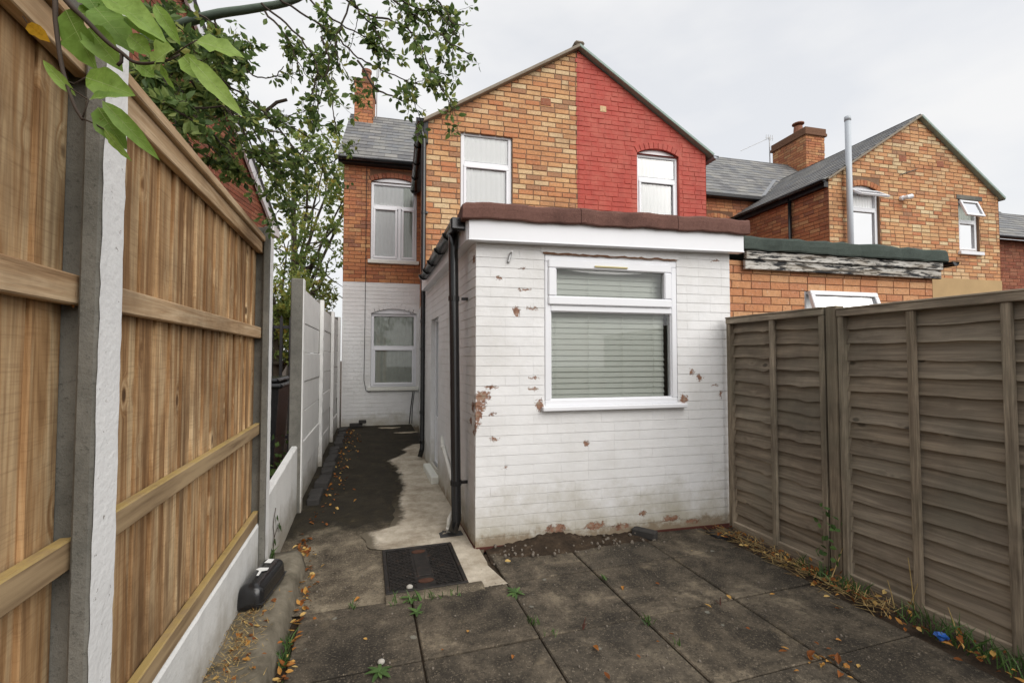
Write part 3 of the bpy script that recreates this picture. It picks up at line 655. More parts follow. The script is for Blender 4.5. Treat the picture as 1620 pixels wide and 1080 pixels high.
# kitchen window
wn = MB(); q0, q1 = -.075, .004
frame_bars(wn, FE, .575, 1.803, 1.098, 2.349, .052, q0, q1, .006); wn.box(.627, 1.751, q0, q1, 1.885, 1.935, FE, .005)
win = wn.build('window', 'white_upvc', ex)
m = MB(); frame_bars(m, FE, .600, 1.748, 1.936, 2.318, .075, -.04, .022, .010); m.build('opening_light', 'white_upvc', win)
m = MB(); frame_bars(m, FE, .622, 1.756, 1.145, 1.892, .014, -.05, -.008, .004); m.build('glazing_bead', 'white_upvc', win)
pane(win, FE, .67, 1.678, 2.005, 2.25, -.012); pane(win, FE, .634, 1.744, 1.155, 1.882, -.030)
part('sill', 'white_upvc', win, (.545, 1.868, -.06, .055, 1.062, 1.098), fr=FE, c=.006)
part('trickle_vent', 'brass_vent', win, (1.01, 1.315, .021, .034, 2.262, 2.276), fr=FE, c=.003)
room(win, FE, .575, 1.803, 1.0, 2.36, -.078, .6)
rb = random.Random(4)
for k in range(24):                                                   # Venetian blind, each slat its own piece
    z = 1.165 + k * .0475; tilt = 1.30 + rb.uniform(-.05, .05) - (.16 if k < 8 else 0); m = MB(); P = []
    for s in (.618, 1.735):
        for t in (-.5, 0, .5): P.append(FE.p(s, -.112 - t * .056 * cos(tilt) + (.004 if t == 0 else 0), z + t * .056 * sin(tilt) + rb.uniform(-.001, .001)))
    m.add(P, [(0, 1, 4, 3), (1, 2, 5, 4)]); m.build('blind_slat', 'blind_white', win, True)
m = MB()
for s in (.70, 1.0, 1.32, 1.62): m.tube([FE.p(s, -.084, 1.15), FE.p(s, -.084, 2.3)], .0016, 4)
m.build('blind_cord', 'blind_white', win)
# side door
dr = MB(); frame_bars(dr, FS, .662, 1.258, .125, 2.018, .06, -.11, -.05, .005); door = dr.build('door', 'white_upvc', ex)
pane(door, FS, .72, 1.20, .75, 1.96, -.075); part('door_panel', 'white_upvc', door, (.72, 1.20, -.09, -.06, .18, .75), fr=FS, c=.004); room(door, FS, .66, 1.26, .12, 2.02, -.112, .5)
part('doorstep', 'sill_paint', ex, (.60, 1.32, -.03, .085, .03, .125), fr=FS, c=.012)
# black gutter with brackets and downpipe
m = MB(); gutter(m, (.692, 3.60, 2.60), (.70, 5.95, 2.555), .058); gt = m.build('gutter', 'black_plastic', ex, True)
for y in (3.62, 4.02, 4.55, 5.1, 5.55, 5.93):
    m = MB(); z = 2.60 - (y - 3.6) * .0192; gutter(m, (.692, y - .02, z + .002), (.692, y + .02, z + .002), .066); m.box(.745, .757, y - .02, y + .02, z - .05, z + .02); m.build('gutter_bracket', 'black_plastic', gt)
part('stop_end', 'black_plastic', gt, (.628, .752, 3.575, 3.625, 2.515, 2.615), c=.012)
m = MB(); m.tube([(.694, 3.86, 2.57), (.698, 3.86, 2.44), (.735, 3.86, .14), (.70, 3.84, .05)], .041, 14); dp = m.build('downpipe', 'black_plastic', ex, True)
for z in (2.0, .45):
    m = MB(); xq = .735 - (z - .14) * .016; m.tube([(xq, 3.86, z - .02), (xq, 3.86, z + .02)], .047, 14); m.box(.77, .832, 3.845, 3.875, z - .012, z + .012, W, .003); m.build('pipe_clip', 'black_plastic', dp)
# white waste pipes and the gully they run into
m = MB(); m.tube([(.812, 5.12, .62), (.795, 5.02, .58), (.785, 4.0, .20), (.775, 3.93, .17)], .020, 10); m.tube([(.79, 4.95, .555), (.79, 4.90, .537)], .026, 10); m.build('waste_pipe', 'white_pipe', ex, True)
m = MB(); m.tube([(.78, 3.96, .19), (.715, 3.955, .17), (.690, 3.95, .12), (.682, 3.945, .015)], .020, 10); m.tube([(.684, 3.946, .03), (.686, 3.947, .055)], .025, 10); m.build('waste_pipe', 'white_pipe', ex, True)
part('gully', 'room_dark', ex, (.60, .80, 3.86, 4.02, -.03, .008), c=.004)

# ------------------------------------------------------------------ terraced house with the yellow-brick half of the rear wing
FG = Fr((.80, 6.7, 0), D, Nf); FK = Fr((-.47, 9.8, 0), D, Nf)
def window(parent, fr, s0, s1, z0, z1, arch=0.0, trans=None, mull=None, sill=True, q=-.05, drape=None, fw=.055, opened=None, sillmat='sill_paint', net='net_curtain', tophole=None):
    m = MB(); frame_bars(m, fr, s0, s1, z0, z1, fw, q - .06, q, .006)
    if trans: m.box(s0 + fw, s1 - fw, q - .06, q, trans - .03, trans + .03, fr, .005)
    if mull: m.box(mull - .03, mull + .03, q - .06, q, z0 + fw, (trans or z1) - .03, fr, .005)
    w = m.build('window', 'white_upvc', parent)
    if arch:
        sc, hf = (s0 + s1) / 2, (s1 - s0) / 2; R = (hf * hf + arch * arch) / (2 * arch); zc = z1 + arch - R; A = math.asin(hf / R); top = [(sc + R * sin(-A + 2 * A * i / 12), zc + R * cos(-A + 2 * A * i / 12)) for i in range(13)]
        m = MB(); m.poly([fr.p(x, q - .004, z) for x, z in top], [fr.p(x, q - .06, z) for x, z in top]); m.build('arch_infill', 'white_upvc', w)
    cells = []
    zt = trans or z1
    xs = [s0, mull, s1] if mull else [s0, s1]
    for a, b in zip(xs, xs[1:]): cells.append((a, b, z0, zt, True))
    if trans and not opened: cells.append((s0, s1, trans, z1, False))
    for a, b, c_, d_, sash in cells:
        if sash and trans:
            m = MB(); frame_bars(m, fr, a + .045, b - .045, c_ + .045, d_ - .022, .042, q - .03, q + .014, .006); m.build('sash', 'white_upvc', w)
        pane(w, fr, a + .05, b - .05, c_ + .05, d_ - .03, q - .02)
    if opened:
        za, zb, ang = opened; hinge = fr.p(0, q + .01, zb)
        class T:
            def p(t, s, qq, z):
                dz = z - zb; return fr.p(s, q + .02 - dz * sin(ang) + qq * cos(ang), zb + dz * cos(ang) + qq * sin(ang))
        m = MB(); frame_bars(m, T(), s0 + .03, s1 - .03, za, zb, .05, 0, .045, .006); sa = m.build('open_light', 'white_upvc', w); pane(w, T(), s0 + .075, s1 - .075, za + .045, zb - .045, .02)
    if sill: part('sill', sillmat, w, (s0 - .05, s1 + .05, -.08, .055, z0 - .075, z0), fr=fr, c=.008)
    curtain(w, fr, s0 + .02, s1 - .02, z0 + .02, z1 + (arch * .5), q - .048, net, 10, .006, 'net_curtain')
    if drape: curtain(w, fr, drape[0], drape[1], z0 + .02, z1, q - .036, 'drape', 4, .004)
    room(w, fr, s0, s1, z0, z1 + arch, q - .061, .5); return w
th = thing('terraced_house', 'yellow-brick terraced house with slate roof, tall chimney and white ground floor', 'house', (.8, 6.7, 0))
g1 = [(0, 2.2), (2.375, 2.2), (2.375, 6.405), (0, 4.945)]; gh = (.512, 1.305, 3.62, 4.905)
gw = backing('gable_wall', 'mortar', th, FG, g1, [gh], .007)
bricks(gw, FG, g1, [gh], 'yellow_brick', .0785, .2365, joint=.013, budget=215, c=.005, jit=.003, z0=2.2, seed=21, see=lambda s, z: z > 3.0)
window(th, FG, .515, 1.302, 3.62, 4.90, 0, 4.42, None, False, -.045)
m = MB(); brick_geo(m, [(1.76, 5.44), (1.93, 5.44), (1.93, 5.56), (1.76, 5.56)], FG, .008, .02, 0.97, .004); m.build('air_brick', 'dark_red_brick', th)
m = MB(); m.beam(FG.p(-.10, .03, 4.905), FG.p(2.39, .03, 6.445), .13, .045, c=.006); m.build('verge', 'verge_mortar', th)
# wing side wall, brick above, white below
ob = Vector((1.05, 9.69, 0)); fc = Vector((.80, 6.7, 0)); dd = (fc - ob).normalized(); FO = Fr(ob, dd, Vector((-1, 0, 0)) - dd * Vector((-1, 0, 0)).dot(dd)); OL = (fc - ob).length
for nm, a, b, mt, bm in (('side_wall', 2.5, 4.95, 'dark_mortar', 'orange_brick'), ('side_wall', 0, 2.5, 'white_painted_brick_plain', 'white_painted_brick_plain')):
    o_ = [(0, a), (OL, a), (OL, b), (0, b)]; w_ = backing(nm, mt, th, FO, o_, [], .006); bricks(w_, FO, o_, [], bm, .0785, .2365, z0=a, seed=31)
# back wall
uh = (.53, 1.452, 3.50, 5.13); lh = (.557, 1.462, .90, 2.40)
b_up = [(0, 3.03), (1.56, 3.03), (1.56, 5.55), (0, 5.55)]; b_lo = [(0, -.05), (1.56, -.05), (1.56, 3.03), (0, 3.03)]
ua = ((uh[0] + uh[1]) / 2, (uh[1] - uh[0]) / 2, 5.13, .10); la = ((lh[0] + lh[1]) / 2, (lh[1] - lh[0]) / 2, 2.40, .10)
bw = backing('back_wall', 'dark_mortar', th, FK, b_up, [uh], .007, [ua]); bricks(bw, FK, b_up, [uh], 'orange_brick', .0785, .2365, budget=80, jit=.003, z0=3.03, seed=41, arches=[ua]); arch_ring(bw, FK, ua, 'dark_red_brick')
lw = backing('lower_back_wall', 'white_painted_brick_plain', th, FK, b_lo, [lh], .003, [la]); bricks(lw, FK, b_lo, [lh], 'white_painted_brick_plain', .0785, .2365, joint=.006, c=.002, tilt=.003, jit=.0008, z0=-.05, seed=42, arches=[la]); arch_ring(lw, FK, la, 'white_painted_brick_plain')
window(th, FK, uh[0], uh[1], uh[2], uh[3], .10, 4.62, 1.10, True, -.04, (1.18, 1.36))
window(th, FK, lh[0], lh[1], lh[2], lh[3], .10, 1.71, None, True, -.04, (1.30, 1.38), net='drape')
m = MB(); lft = Vector((0, 0, 0)); p = FK.p(0, 0, 0); q_ = p + Bk * 4.3; m.add([p, q_, q_ + Vector((0, 0, 5.5)), p + Bk * 2.15 + Vector((0, 0, 7.4)), p + Vector((0, 0, 5.5))], [(0, 1, 2, 3, 4)]); m.build('end_wall', 'orange_brick', th)
# roofs
def pitched(parent, name, s0, s1):
    slates(name, parent, FK.p(s0, .16, 5.50), D, Bk * 2.2 + Vector((0, 0, 1.98)), s1 - s0, 3.08); slates(name, parent, FK.p(s0, -4.56, 5.50), D, -Bk * 2.2 + Vector((0, 0, 1.98)), s1 - s0, 3.08)
    m = MB(); m.beam(FK.p(s0, -2.2, 7.53), FK.p(s1, -2.2, 7.53), .22, .07, c=.03); m.build('ridge_tile', 'verge_mortar', parent)
def wing_roof(parent, fr, s0, s1, ze, za, sm, sides, ln=4.4):
    if 0 in sides: slates('wing_roof', parent, fr.p(s0 - .10, .05, ze), Bk, D * (sm - s0 + .10) + Vector((0, 0, za - ze)), ln, math.hypot(sm - s0 + .10, za - ze))
    if 1 in sides: slates('wing_roof', parent, fr.p(s1 + .10, .05, ze), Bk, -D * (s1 + .10 - sm) + Vector((0, 0, za - ze)), ln, math.hypot(s1 + .10 - sm, za - ze))
pitched(th, 'roof', -.12, 3.9); wing_roof(th, FG, 0, 4.70, 4.93, 6.46, 2.385, (0,), 4.2)
m = MB(); m.beam(FG.p(2.385, .10, 6.485), FG.p(2.385, -3.6, 6.485), .17, .07, up=Vector((0, 0, 1)), c=.03); m.build('wing_ridge', 'verge_mortar', th)
# chimney with pot and aerial
ch = MB(); C0 = Vector((-.34, 11.45, 0))
FC = Fr(C0, D, Nf)
cw = thing.__call__ if False else None
cb = backing('chimney', 'dark_mortar', th, FC, [(0, 6.6), (.43, 6.6), (.43, 8.12), (0, 8.12)], [], .005); bricks(cb, FC, [(0, 6.6), (.43, 6.6), (.43, 8.12), (0, 8.12)], [], 'orange_brick', .0785, .215, z0=6.6, seed=51)
FC2 = Fr(FC.p(.43, 0, 0), Bk, D); bricks(cb, FC2, [(0, 6.6), (.9, 6.6), (.9, 8.12), (0, 8.12)], [], 'orange_brick', .0785, .215, z0=6.6, seed=52)
part('chimney_cap', 'dark_mortar', cb, (-.02, .45, -.92, .02, 8.12, 8.19), (.0, .43, -.9, 0, 8.19, 8.24), fr=FC, c=.006); part('chimney_core', 'dark_mortar', cb, (.01, .42, -.89, -.012, 6.6, 8.12), fr=FC)
m = MB(); c0 = FC.p(.26, -.25, 8.22); m.tube([c0, c0 + Vector((0, 0, .06)), c0 + Vector((0, 0, .08)), c0 + Vector((0, 0, .28)), c0 + Vector((0, 0, .30)), c0 + Vector((0, 0, .36))], [.13, .13, .105, .095, .12, .12], 14); m.build('chimney_pot', 'terracotta', cb)
m = MB(); c0 = FC.p(.50, -.3, 7.3); m.tube([c0, c0 + Vector((0, 0, 1.75))], .012, 6); m.build('aerial_mast', 'galvanised', th)
part('chimney_flashing', 'lead', cb, (-.03, .46, -.6, .03, 6.62, 6.80), fr=FC, c=.01)
# black gutters and pipes of the house
m = MB(); gutter(m, FK.p(-.16, .215, 5.50), FK.p(1.50, .215, 5.50), .062); mg = m.build('gutter', 'black_plastic', th, True)
part('eaves_board', 'black_metal', th, (-.1, 1.6, .0, .15, 5.42, 5.50), fr=FK, c=.004)
m = MB(); gutter(m, (.705, 6.60, 4.955), (.885, 9.45, 4.90), .058); gg = m.build('gutter', 'black_plastic', th, True)
for k in range(5):
    t = k / 4; y = 6.8 + 2.6 * t; m = MB(); xx = .705 + .18 * (y - 6.6) / 2.85; zz = 4.957 - .055 * (y - 6.6) / 2.85; gutter(m, (xx, y - .02, zz), (xx, y + .02, zz), .066); m.build('gutter_bracket', 'black_plastic', gg)
part('gutter_board', 'black_metal', th, (-.045, .03, -.02, .05, 4.62, 4.97), fr=FG, c=.006)
m = MB(); m.tube([(.735, 6.66, 4.9), (.735, 6.66, 4.78), (.768, 6.66, 4.66), (.772, 6.66, .22), (.735, 6.62, .10)], .034, 12); hp = m.build('downpipe', 'black_plastic', th, True)
for z in (3.6, 2.02, 1.62, .72, .3): m = MB(); m.tube([(.771, 6.66, z - .022), (.771, 6.66, z + .022)], .040, 12); m.box(.79, .83, 6.64, 6.70, z - .012, z + .012); m.build('pipe_clip', 'black_plastic', hp)
m = MB(); m.tube([FK.p(.44, .02, 5.42), FK.p(.44, .015, 3.2), FK.p(.435, .012, 1.6), FK.p(.43, .012, 1.05), FK.p(.47, .012, .84), FK.p(.53, .012, .80), FK.p(.58, .012, .84)], .006, 6); m.build('cable', 'black_metal', th)
m = MB(); m.tube([FK.p(1.40, .012, .80), FK.p(1.36, .015, .5), FK.p(1.33, .02, .14)], .009, 6); m.tube([FK.p(1.43, .012, .80), FK.p(1.39, .015, .5), FK.p(1.38, .02, .14)], .007, 6); m.build('cable', 'black_metal', th)

# ------------------------------------------------------------------ red-painted neighbour
rh = thing('neighbouring_house', 'red-painted right half of the gabled rear wing with arched window', 'house', (3.2, 6.5, 0))
r1 = [(2.375, 2.2), (4.70, 2.2), (4.70, 4.955), (2.375, 6.405)]; rhh = (3.412, 4.180, 3.72, 4.86); ra = (3.796, .384, 4.86, .10)
rw = backing('gable_wall', 'red_painted_brick', rh, FG, r1, [rhh], .006, [ra]); bricks(rw, FG, r1, [rhh], 'red_painted_brick', .0785, .2365, budget=300, c=.005, jit=.003, z0=2.2, seed=61, see=lambda s, z: z > 3.4, arches=[ra]); arch_ring(rw, FG, ra, 'red_painted_brick')
m = MB(); zz_ = 2.2
while zz_ < 6.36: w_ = rnd.choice((.004, .008, .012, .02, .03)); m.add([FG.p(2.37 - w_, .0075, zz_ + .006), FG.p(2.378, .0075, zz_ + .006), FG.p(2.378, .0075, zz_ + .072), FG.p(2.37 - w_ * rnd.uniform(.4, 1.2), .0075, zz_ + .072)], [(0, 1, 2, 3)], rnd.random()); zz_ += .0785
m.build('paint_edge', 'red_painted_brick', rh)
window(rh, FG, 3.415, 4.177, 3.72, 4.86, .10, 4.455, None, False, -.05, fw=.045)
m = MB(); brick_geo(m, [(2.76, 5.46), (2.87, 5.46), (2.87, 5.56), (2.76, 5.56)], FG, .006, .02, .2, .005); m.build('air_brick', 'yellow_brick', rh)
m = MB(); m.beam(FG.p(2.38, .03, 6.45), FG.p(4.80, .03, 4.93), .13, .042, c=.006); m.build('verge', 'green_verge', rh)
m = MB(); e = FG.p(4.70, 0, 0); m.add([e, e + Bk * 3.4, e + Bk * 3.4 + Vector((0, 0, 4.95)), e + Vector((0, 0, 4.95))], [(0, 1, 2, 3)]); m.build('side_wall', 'red_painted_brick', rh)
wing_roof(rh, FG, 0, 4.70, 4.93, 6.46, 2.385, (1,), 4.2); pitched(rh, 'roof', 3.92, 7.7)
m = MB(); gutter(m, FG.p(4.86, .06, 4.93), FG.p(4.86, -3.2, 4.93), .055); m.build('gutter', 'grey_pipe', rh, True)

# ------------------------------------------------------------------ neighbour's low brick extension
FN = Fr((3.3, 3.6, 0), D, Nf); ne = thing('brick_lean_to', 'low orange-brick extension with green felt roof edge and peeling black-and-white fascia', 'extension', (4.6, 3.5, 0))
nh = (.95, 1.88, 1.1, 2.205); no = [(.0, 0), (2.665, 0), (2.665, 2.45), (.0, 2.45)]
nw = backing('wall', 'dark_mortar', ne, FN, no, [nh], .006); bricks(nw, FN, no, [nh], 'modern_brick', .075, .225, budget=110, joint=.008, c=.003, z0=0, seed=71, see=lambda s, z: z > 1.7)
m = MB(); e = FN.p(2.665, 0, 0); m.add([e, e + Bk * 2.9, e + Bk * 2.9 + Vector((0, 0, 2.45)), e + Vector((0, 0, 2.45))], [(0, 1, 2, 3)]); m.build('side_wall', 'modern_brick', ne)
part('fascia_board', 'peeling_timber', ne, (.20, 2.72, .02, .055, 2.36, 2.452), fr=FN, c=.004); part('fascia_board', 'peeling_timber', ne, (.20, 2.72, .03, .075, 2.455, 2.535), fr=FN, c=.004)
m = MB(); pr = [(.08, 2.54), (.098, 2.536), (.106, 2.55), (.104, 2.60), (.096, 2.655), (.075, 2.675), (-.3, 2.69), (-.3, 2.55)]; N_ = len(pr); P = []; F = []
for k in range(25):
    s = .15 + 2.62 * k / 24; w_ = rnd.uniform(-.007, .007) + (.02 * math.exp(-((s - 1.75) / .12) ** 2))
    for i, (q, z) in enumerate(pr): P.append(FN.p(s, q + (w_ if i < 6 else 0) + rnd.uniform(-.004, .004), z + rnd.uniform(-.007, .007) + (w_ * .7 if 2 < i < 6 else 0)))
for k in range(24):
    for i in range(N_): F.append((k * N_ + i, k * N_ + (i + 1) % N_, (k + 1) * N_ + (i + 1) % N_, (k + 1) * N_ + i))
F += [tuple(range(N_)), tuple(24 * N_ + i for i in range(N_))]; m.add(P, F); m.build('roof_edge_felt', 'green_felt', ne)
m = MB(); r0 = [FN.p(.15, -.25, 2.695), FN.p(2.77, -.25, 2.695), FN.p(2.77, -.25, 2.695) + Bk * 2.6, FN.p(.15, -.25, 2.695) + Bk * 2.6]; m.poly(r0, [p - Vector((0, 0, .1)) for p in r0]); m.build('flat_roof', 'green_felt', ne)
m = MB(); gutter(m, FN.p(2.84, .12, 2.545), FN.p(2.84, -2.6, 2.545), .05); m.build('gutter', 'black_plastic', ne, True)
window(ne, FN, .952, 1.878, 1.1, 2.203, 0, 1.95, None, False, -.03, fw=.05, opened=(1.82, 2.17, .30)); part('trickle_vent', 'raw_concrete', ne, (1.36, 1.56, .006, .020, 2.150, 2.160), fr=FN)

# ------------------------------------------------------------------ the next house to the right
K = .952
FR = Fr((8.555, 6.563, 0), D, Nf); zz = lambda z: 1.5 + (z - 1.5) * K; ss = lambda s: (s - .085) * K
nx = thing('gable_house', 'orange-brick gabled house with two propped-open windows and grey vent pipe', 'house', (11, 6.4, 0))
RW, RA = ss(4.888), ss(2.55); RE, RT = zz(5.145), zz(6.72)
o1 = [(0, zz(3.22)), (RW, zz(3.22)), (RW, RE), (RA, RT), (0, RE)]; w1 = (ss(.60), ss(1.41), zz(3.60), zz(5.0)); w2 = (ss(3.655), ss(4.265), zz(3.86), zz(5.02)); a1 = ((w1[0] + w1[1]) / 2, (w1[1] - w1[0]) / 2, zz(5.0), .10)
xw = backing('gable_wall', 'mortar', nx, FR, o1, [w1, w2], .007, [a1]); bricks(xw, FR, o1, [w1, w2], 'yellow_brick', .0785, .2365, joint=.013, budget=295, jit=.003, z0=o1[0][1], seed=81, see=lambda s, z: z > 2.9, arches=[a1]); arch_ring(xw, FR, a1, 'orange_brick')
m = MB(); m.add([FR.p(0, .012, 0), FR.p(RW, .012, 0), FR.p(RW, .012, zz(3.24)), FR.p(0, .012, zz(3.24))], [(0, 1, 2, 3)]); m.build('rendered_base', 'render', nx)
LS = Fr(FR.p(0, 0, 0), Bk, -D); o2 = [(0, 0), (2.9, 0), (2.9, RE), (0, RE)]; xs = backing('side_wall', 'dark_mortar', nx, LS, o2, [], .006); bricks(xs, LS, o2, [], 'orange_brick', .0785, .2365, z0=0, seed=82, jit=.003)
m = MB(); e = FR.p(RW, 0, 0); m.add([e, e + Bk * 3, e + Bk * 3 + Vector((0, 0, RE)), e + Vector((0, 0, RE))], [(0, 1, 2, 3)]); m.build('far_side_wall', 'orange_brick', nx)
window(nx, FR, w1[0], w1[1], w1[2], w1[3], .10, zz(4.62), None, False, -.05, fw=.05, opened=(zz(4.66), zz(4.98), .95)); window(nx, FR, w2[0], w2[1], w2[2], w2[3], 0, zz(4.56), None, True, -.05, fw=.05, opened=(zz(4.60), zz(5.0), .35), sillmat='white_upvc', net='drape')
part('lintel', 'raw_concrete', nx, (ss(3.60), ss(4.37), -.02, .012, zz(5.03), zz(5.13)), fr=FR, c=.004)
for a, b in ((1.98, 5.71), (3.05, 5.70)):
    m = MB(); brick_geo(m, [(ss(a), zz(b)), (ss(a + .21), zz(b)), (ss(a + .21), zz(b + .14)), (ss(a), zz(b + .14))], FR, .008, .02, .9, .005); m.build('air_brick', 'dark_red_brick', nx)
m = MB(); m.tube([FR.p(ss(1.965), .012, zz(5.41)), FR.p(ss(2.468), .012, zz(5.585))], .008, 6); m.build('wall_cable', 'raw_concrete', nx)
m = MB(); c0 = FR.p(ss(2.0), 0, zz(4.90)); m.tube([c0, c0 + Nf * .05], .05, 12); m.tube([c0 + Nf * .04, c0 + Nf * .10 + D * .03, c0 + Nf * .12 + D * .12 + Vector((0, 0, .02))], [.035, .045, .05], 12); m.build('security_light', 'white_upvc', nx)
m = MB(); c0 = FR.p(ss(.50), .10, 2.4); m.tube([c0, c0 + Vector((0, 0, zz(6.43) - 2.4))], .052, 14); m.tube([c0 + Vector((0, 0, zz(6.36) - 2.4)), c0 + Vector((0, 0, zz(6.45) - 2.4))], .058, 14); m.build('vent_pipe', 'grey_pipe', nx, True)
m = MB(); m.beam(FR.p(RA, .03, RT + .03), FR.p(RW + .08, .03, RE - .02), .12, .05, c=.006); m.build('verge', 'green_verge', nx); m = MB(); m.beam(FR.p(-.08, .03, RE - .02), FR.p(RA, .03, RT + .03), .12, .035, c=.006); m.build('verge', 'verge_mortar', nx)
slates('wing_roof', nx, FR.p(-.14, .06, RE - .03), Bk, D * (RA + .14) + Vector((0, 0, RT - RE + .08)), 4.6, math.hypot(RA + .14, RT - RE + .08)); slates('wing_roof', nx, FR.p(RW + .12, .06, RE - .03), Bk, -D * (RW + .12 - RA) + Vector((0, 0, RT - RE + .08)), 4.6, math.hypot(RW + .12 - RA, RT - RE + .08))
m = MB(); gutter(m, FR.p(-.16, .06, RE - .03), FR.p(-.16, -3.0, RE - .03), .06); m.build('gutter', 'black_plastic', nx, True); m = MB(); m.beam(FR.p(-.05, 0, RE - .1), FR.p(-.05, -3.0, RE - .1), .1, .1); m.build('eaves_board', 'black_metal', nx)
m = MB(); m.tube([FR.p(-.07, -.85, RE - .1), FR.p(-.07, -.85, 1.0)], .036, 10); m.build('downpipe', 'black_plastic', nx, True)
o3 = [(8.0, 3.0), (9.9, 3.0), (9.9, 5.55), (8.0, 5.55)]; a3 = (8.72, .4, 4.86, .10); bk3 = backing('back_wall', 'dark_mortar', nx, FK, o3, [(8.32, 9.12, 3.6, 4.86)], .006, [a3]); bricks(bk3, FK, o3, [(8.32, 9.12, 3.6, 4.86)], 'orange_brick', .0785, .2365, z0=3.0, seed=83, arches=[a3]); arch_ring(bk3, FK, a3, 'orange_brick'); window(nx, FK, 8.325, 9.115, 3.6, 4.86, .1, 4.4, None, False, -.05)
part('eaves_board', 'black_metal', nx, (7.9, 9.95, .0, .2, 5.42, 5.50), fr=FK, c=.01)
pitched(nx, 'roof', 7.72, 19)
m = MB(); m.beam(FK.p(9.93, .16, 5.535), FK.p(11.24, -.84, 6.44), .10, .02); m.build('valley_lead', 'lead', nx)
RC = Vector((12.53, 10.28, 0)); FCh = Fr(RC, Bk, Vector((-1, .07, 0))); co = [(0, 6.6), (1.27, 6.6), (1.27, 8.2), (0, 8.2)]; cbn = backing('chimney', 'dark_mortar', nx, FCh, co, [], .005); bricks(cbn, FCh, co, [], 'orange_brick', .0785, .2365, z0=6.6, seed=84)
FCf = Fr(RC, D, Nf); bricks(cbn, FCf, [(0, 6.6), (.71, 6.6), (.71, 8.2), (0, 8.2)], [], 'orange_brick', .0785, .2365, z0=6.6, seed=85); part('chimney_core', 'dark_mortar', cbn, (.012, .70, -1.26, -.012, 6.6, 8.2), fr=FCf)
part('chimney_cap', 'dark_mortar', cbn, (-.05, .76, -1.32, .05, 8.2, 8.29), (-.03, .74, -1.30, .03, 8.29, 8.44), fr=FCf, c=.01)
m = MB(); c0 = FCf.p(.2, -.45, 8.44); m.tube([c0, c0 + Vector((0, 0, .24))], [.14, .12], 12); m.tube([c0 + Vector((0, 0, .24)), c0 + Vector((0, 0, .32))], .02, 6); m.tube([c0 + Vector((0, 0, .31)), c0 + Vector((0, 0, .34)), c0 + Vector((0, 0, .37))], [.17, .17, .06], 14); m.build('chimney_pot', 'terracotta', cbn)
part('chimney_flashing', 'lead', cbn, (-.04, .75, -1.2, .04, 6.9, 7.12), fr=FCf, c=.01)
m = MB(); c0 = FCh.p(1.33, .05, 7.3); m.tube([c0, c0 + Vector((0, 0, 1.45))], .018, 6); tp = c0 + Vector((0, 0, 1.42)); m.tube([tp - D * .95 - Vector((0, 0, .75)) * .6 + Bk * .2, tp], .008, 5); m.box(-.12, .12, -.1, .1, -.06, .1, Fr(tp, D, Bk), .0) if False else None
for k in range(4): m.tube([tp + D * (-.12 + .08 * k) + Vector((0, 0, -.08)), tp + D * (-.12 + .08 * k) + Vector((0, 0, .1))], .008, 4)
m.tube([tp + D * -.14, tp + D * .16], .008, 4); m.build('aerial', 'galvanised', nx)
# far right house, only its roof and flank in view
fh = thing('far_house', 'dark slate roof and brick wall at the right edge beyond the gable', 'house', (14.5, 6.8, 0))
FH = Fr((13.3, 6.55, 0), D, Nf); fo = [(0, 0), (5, 0), (5, 4.2), (0, 4.2)]; fwl = backing('wall', 'dark_mortar', fh, FH, fo, [], .006); bricks(fwl, FH, fo, [], 'dark_red_brick', .0785, .2365, z0=0, seed=91)
slates('roof', fh, FH.p(-.1, .15, 4.22), D, Bk * 1.6 + Vector((0, 0, 1.15)), 5.2, 2.2); m = MB(); gutter(m, FH.p(-.1, .2, 4.2), FH.p(5, .2, 4.2), .06); m.build('gutter', 'black_plastic', fh)

# ------------------------------------------------------------------ red-brick house beyond the left fence
lhs = thing('red_brick_house', 'red-brick gable house with white bargeboard behind the left fence and tree', 'house', (-2.2, 8, 0))
pA = Vector((-1.87, 10, 0)); pB = Vector((-2.69, 6, 0)); dl = (pB - pA).normalized(); nl = Vector((1, 0, 0)) - dl * dl.x; FL = Fr(pA, dl, nl)
lo = [(0, 0), (7.2, 0), (7.2, 4.2), (3.6, 7.0), (0, 4.2)]; lw_ = backing('gable_wall', 'dark_mortar', lhs, FL, lo, [], .006); bricks(lw_, FL, lo, [], 'dark_red_brick', .0785, .2365, budget=120, z0=0, seed=95, see=lambda s, z: z > 3.2)
m = MB(); m.beam(FL.p(-.25, .06, 4.02), FL.p(3.6, .06, 7.02), .05, .2, c=.004); m.build('bargeboard', 'white_upvc', lhs); part('eaves_box', 'white_upvc', lhs, (-.3, .0, -.3, .1, 3.92, 4.1), fr=FL, c=.01)
m = MB(); m.beam(FL.p(3.6, .06, 7.02), FL.p(7.4, .06, 4.02), .05, .2, c=.004); m.build('bargeboard', 'white_upvc', lhs)
slates('roof', lhs, FL.p(-.3, .12, 4.08), -nl, dl * 3.9 + Vector((0, 0, 3.02)), 5, 4.93); slates('roof', lhs, FL.p(7.5, .12, 4.08), -nl, -dl * 3.9 + Vector((0, 0, 3.02)), 5, 4.93)
m = MB(); e = FL.p(0, 0, 0); m.add([e, e - FL.n * 5, e - FL.n * 5 + Vector((0, 0, 4.2)), e + Vector((0, 0, 4.2))], [(0, 1, 2, 3)]); m.build('side_wall', 'dark_red_brick', lhs)

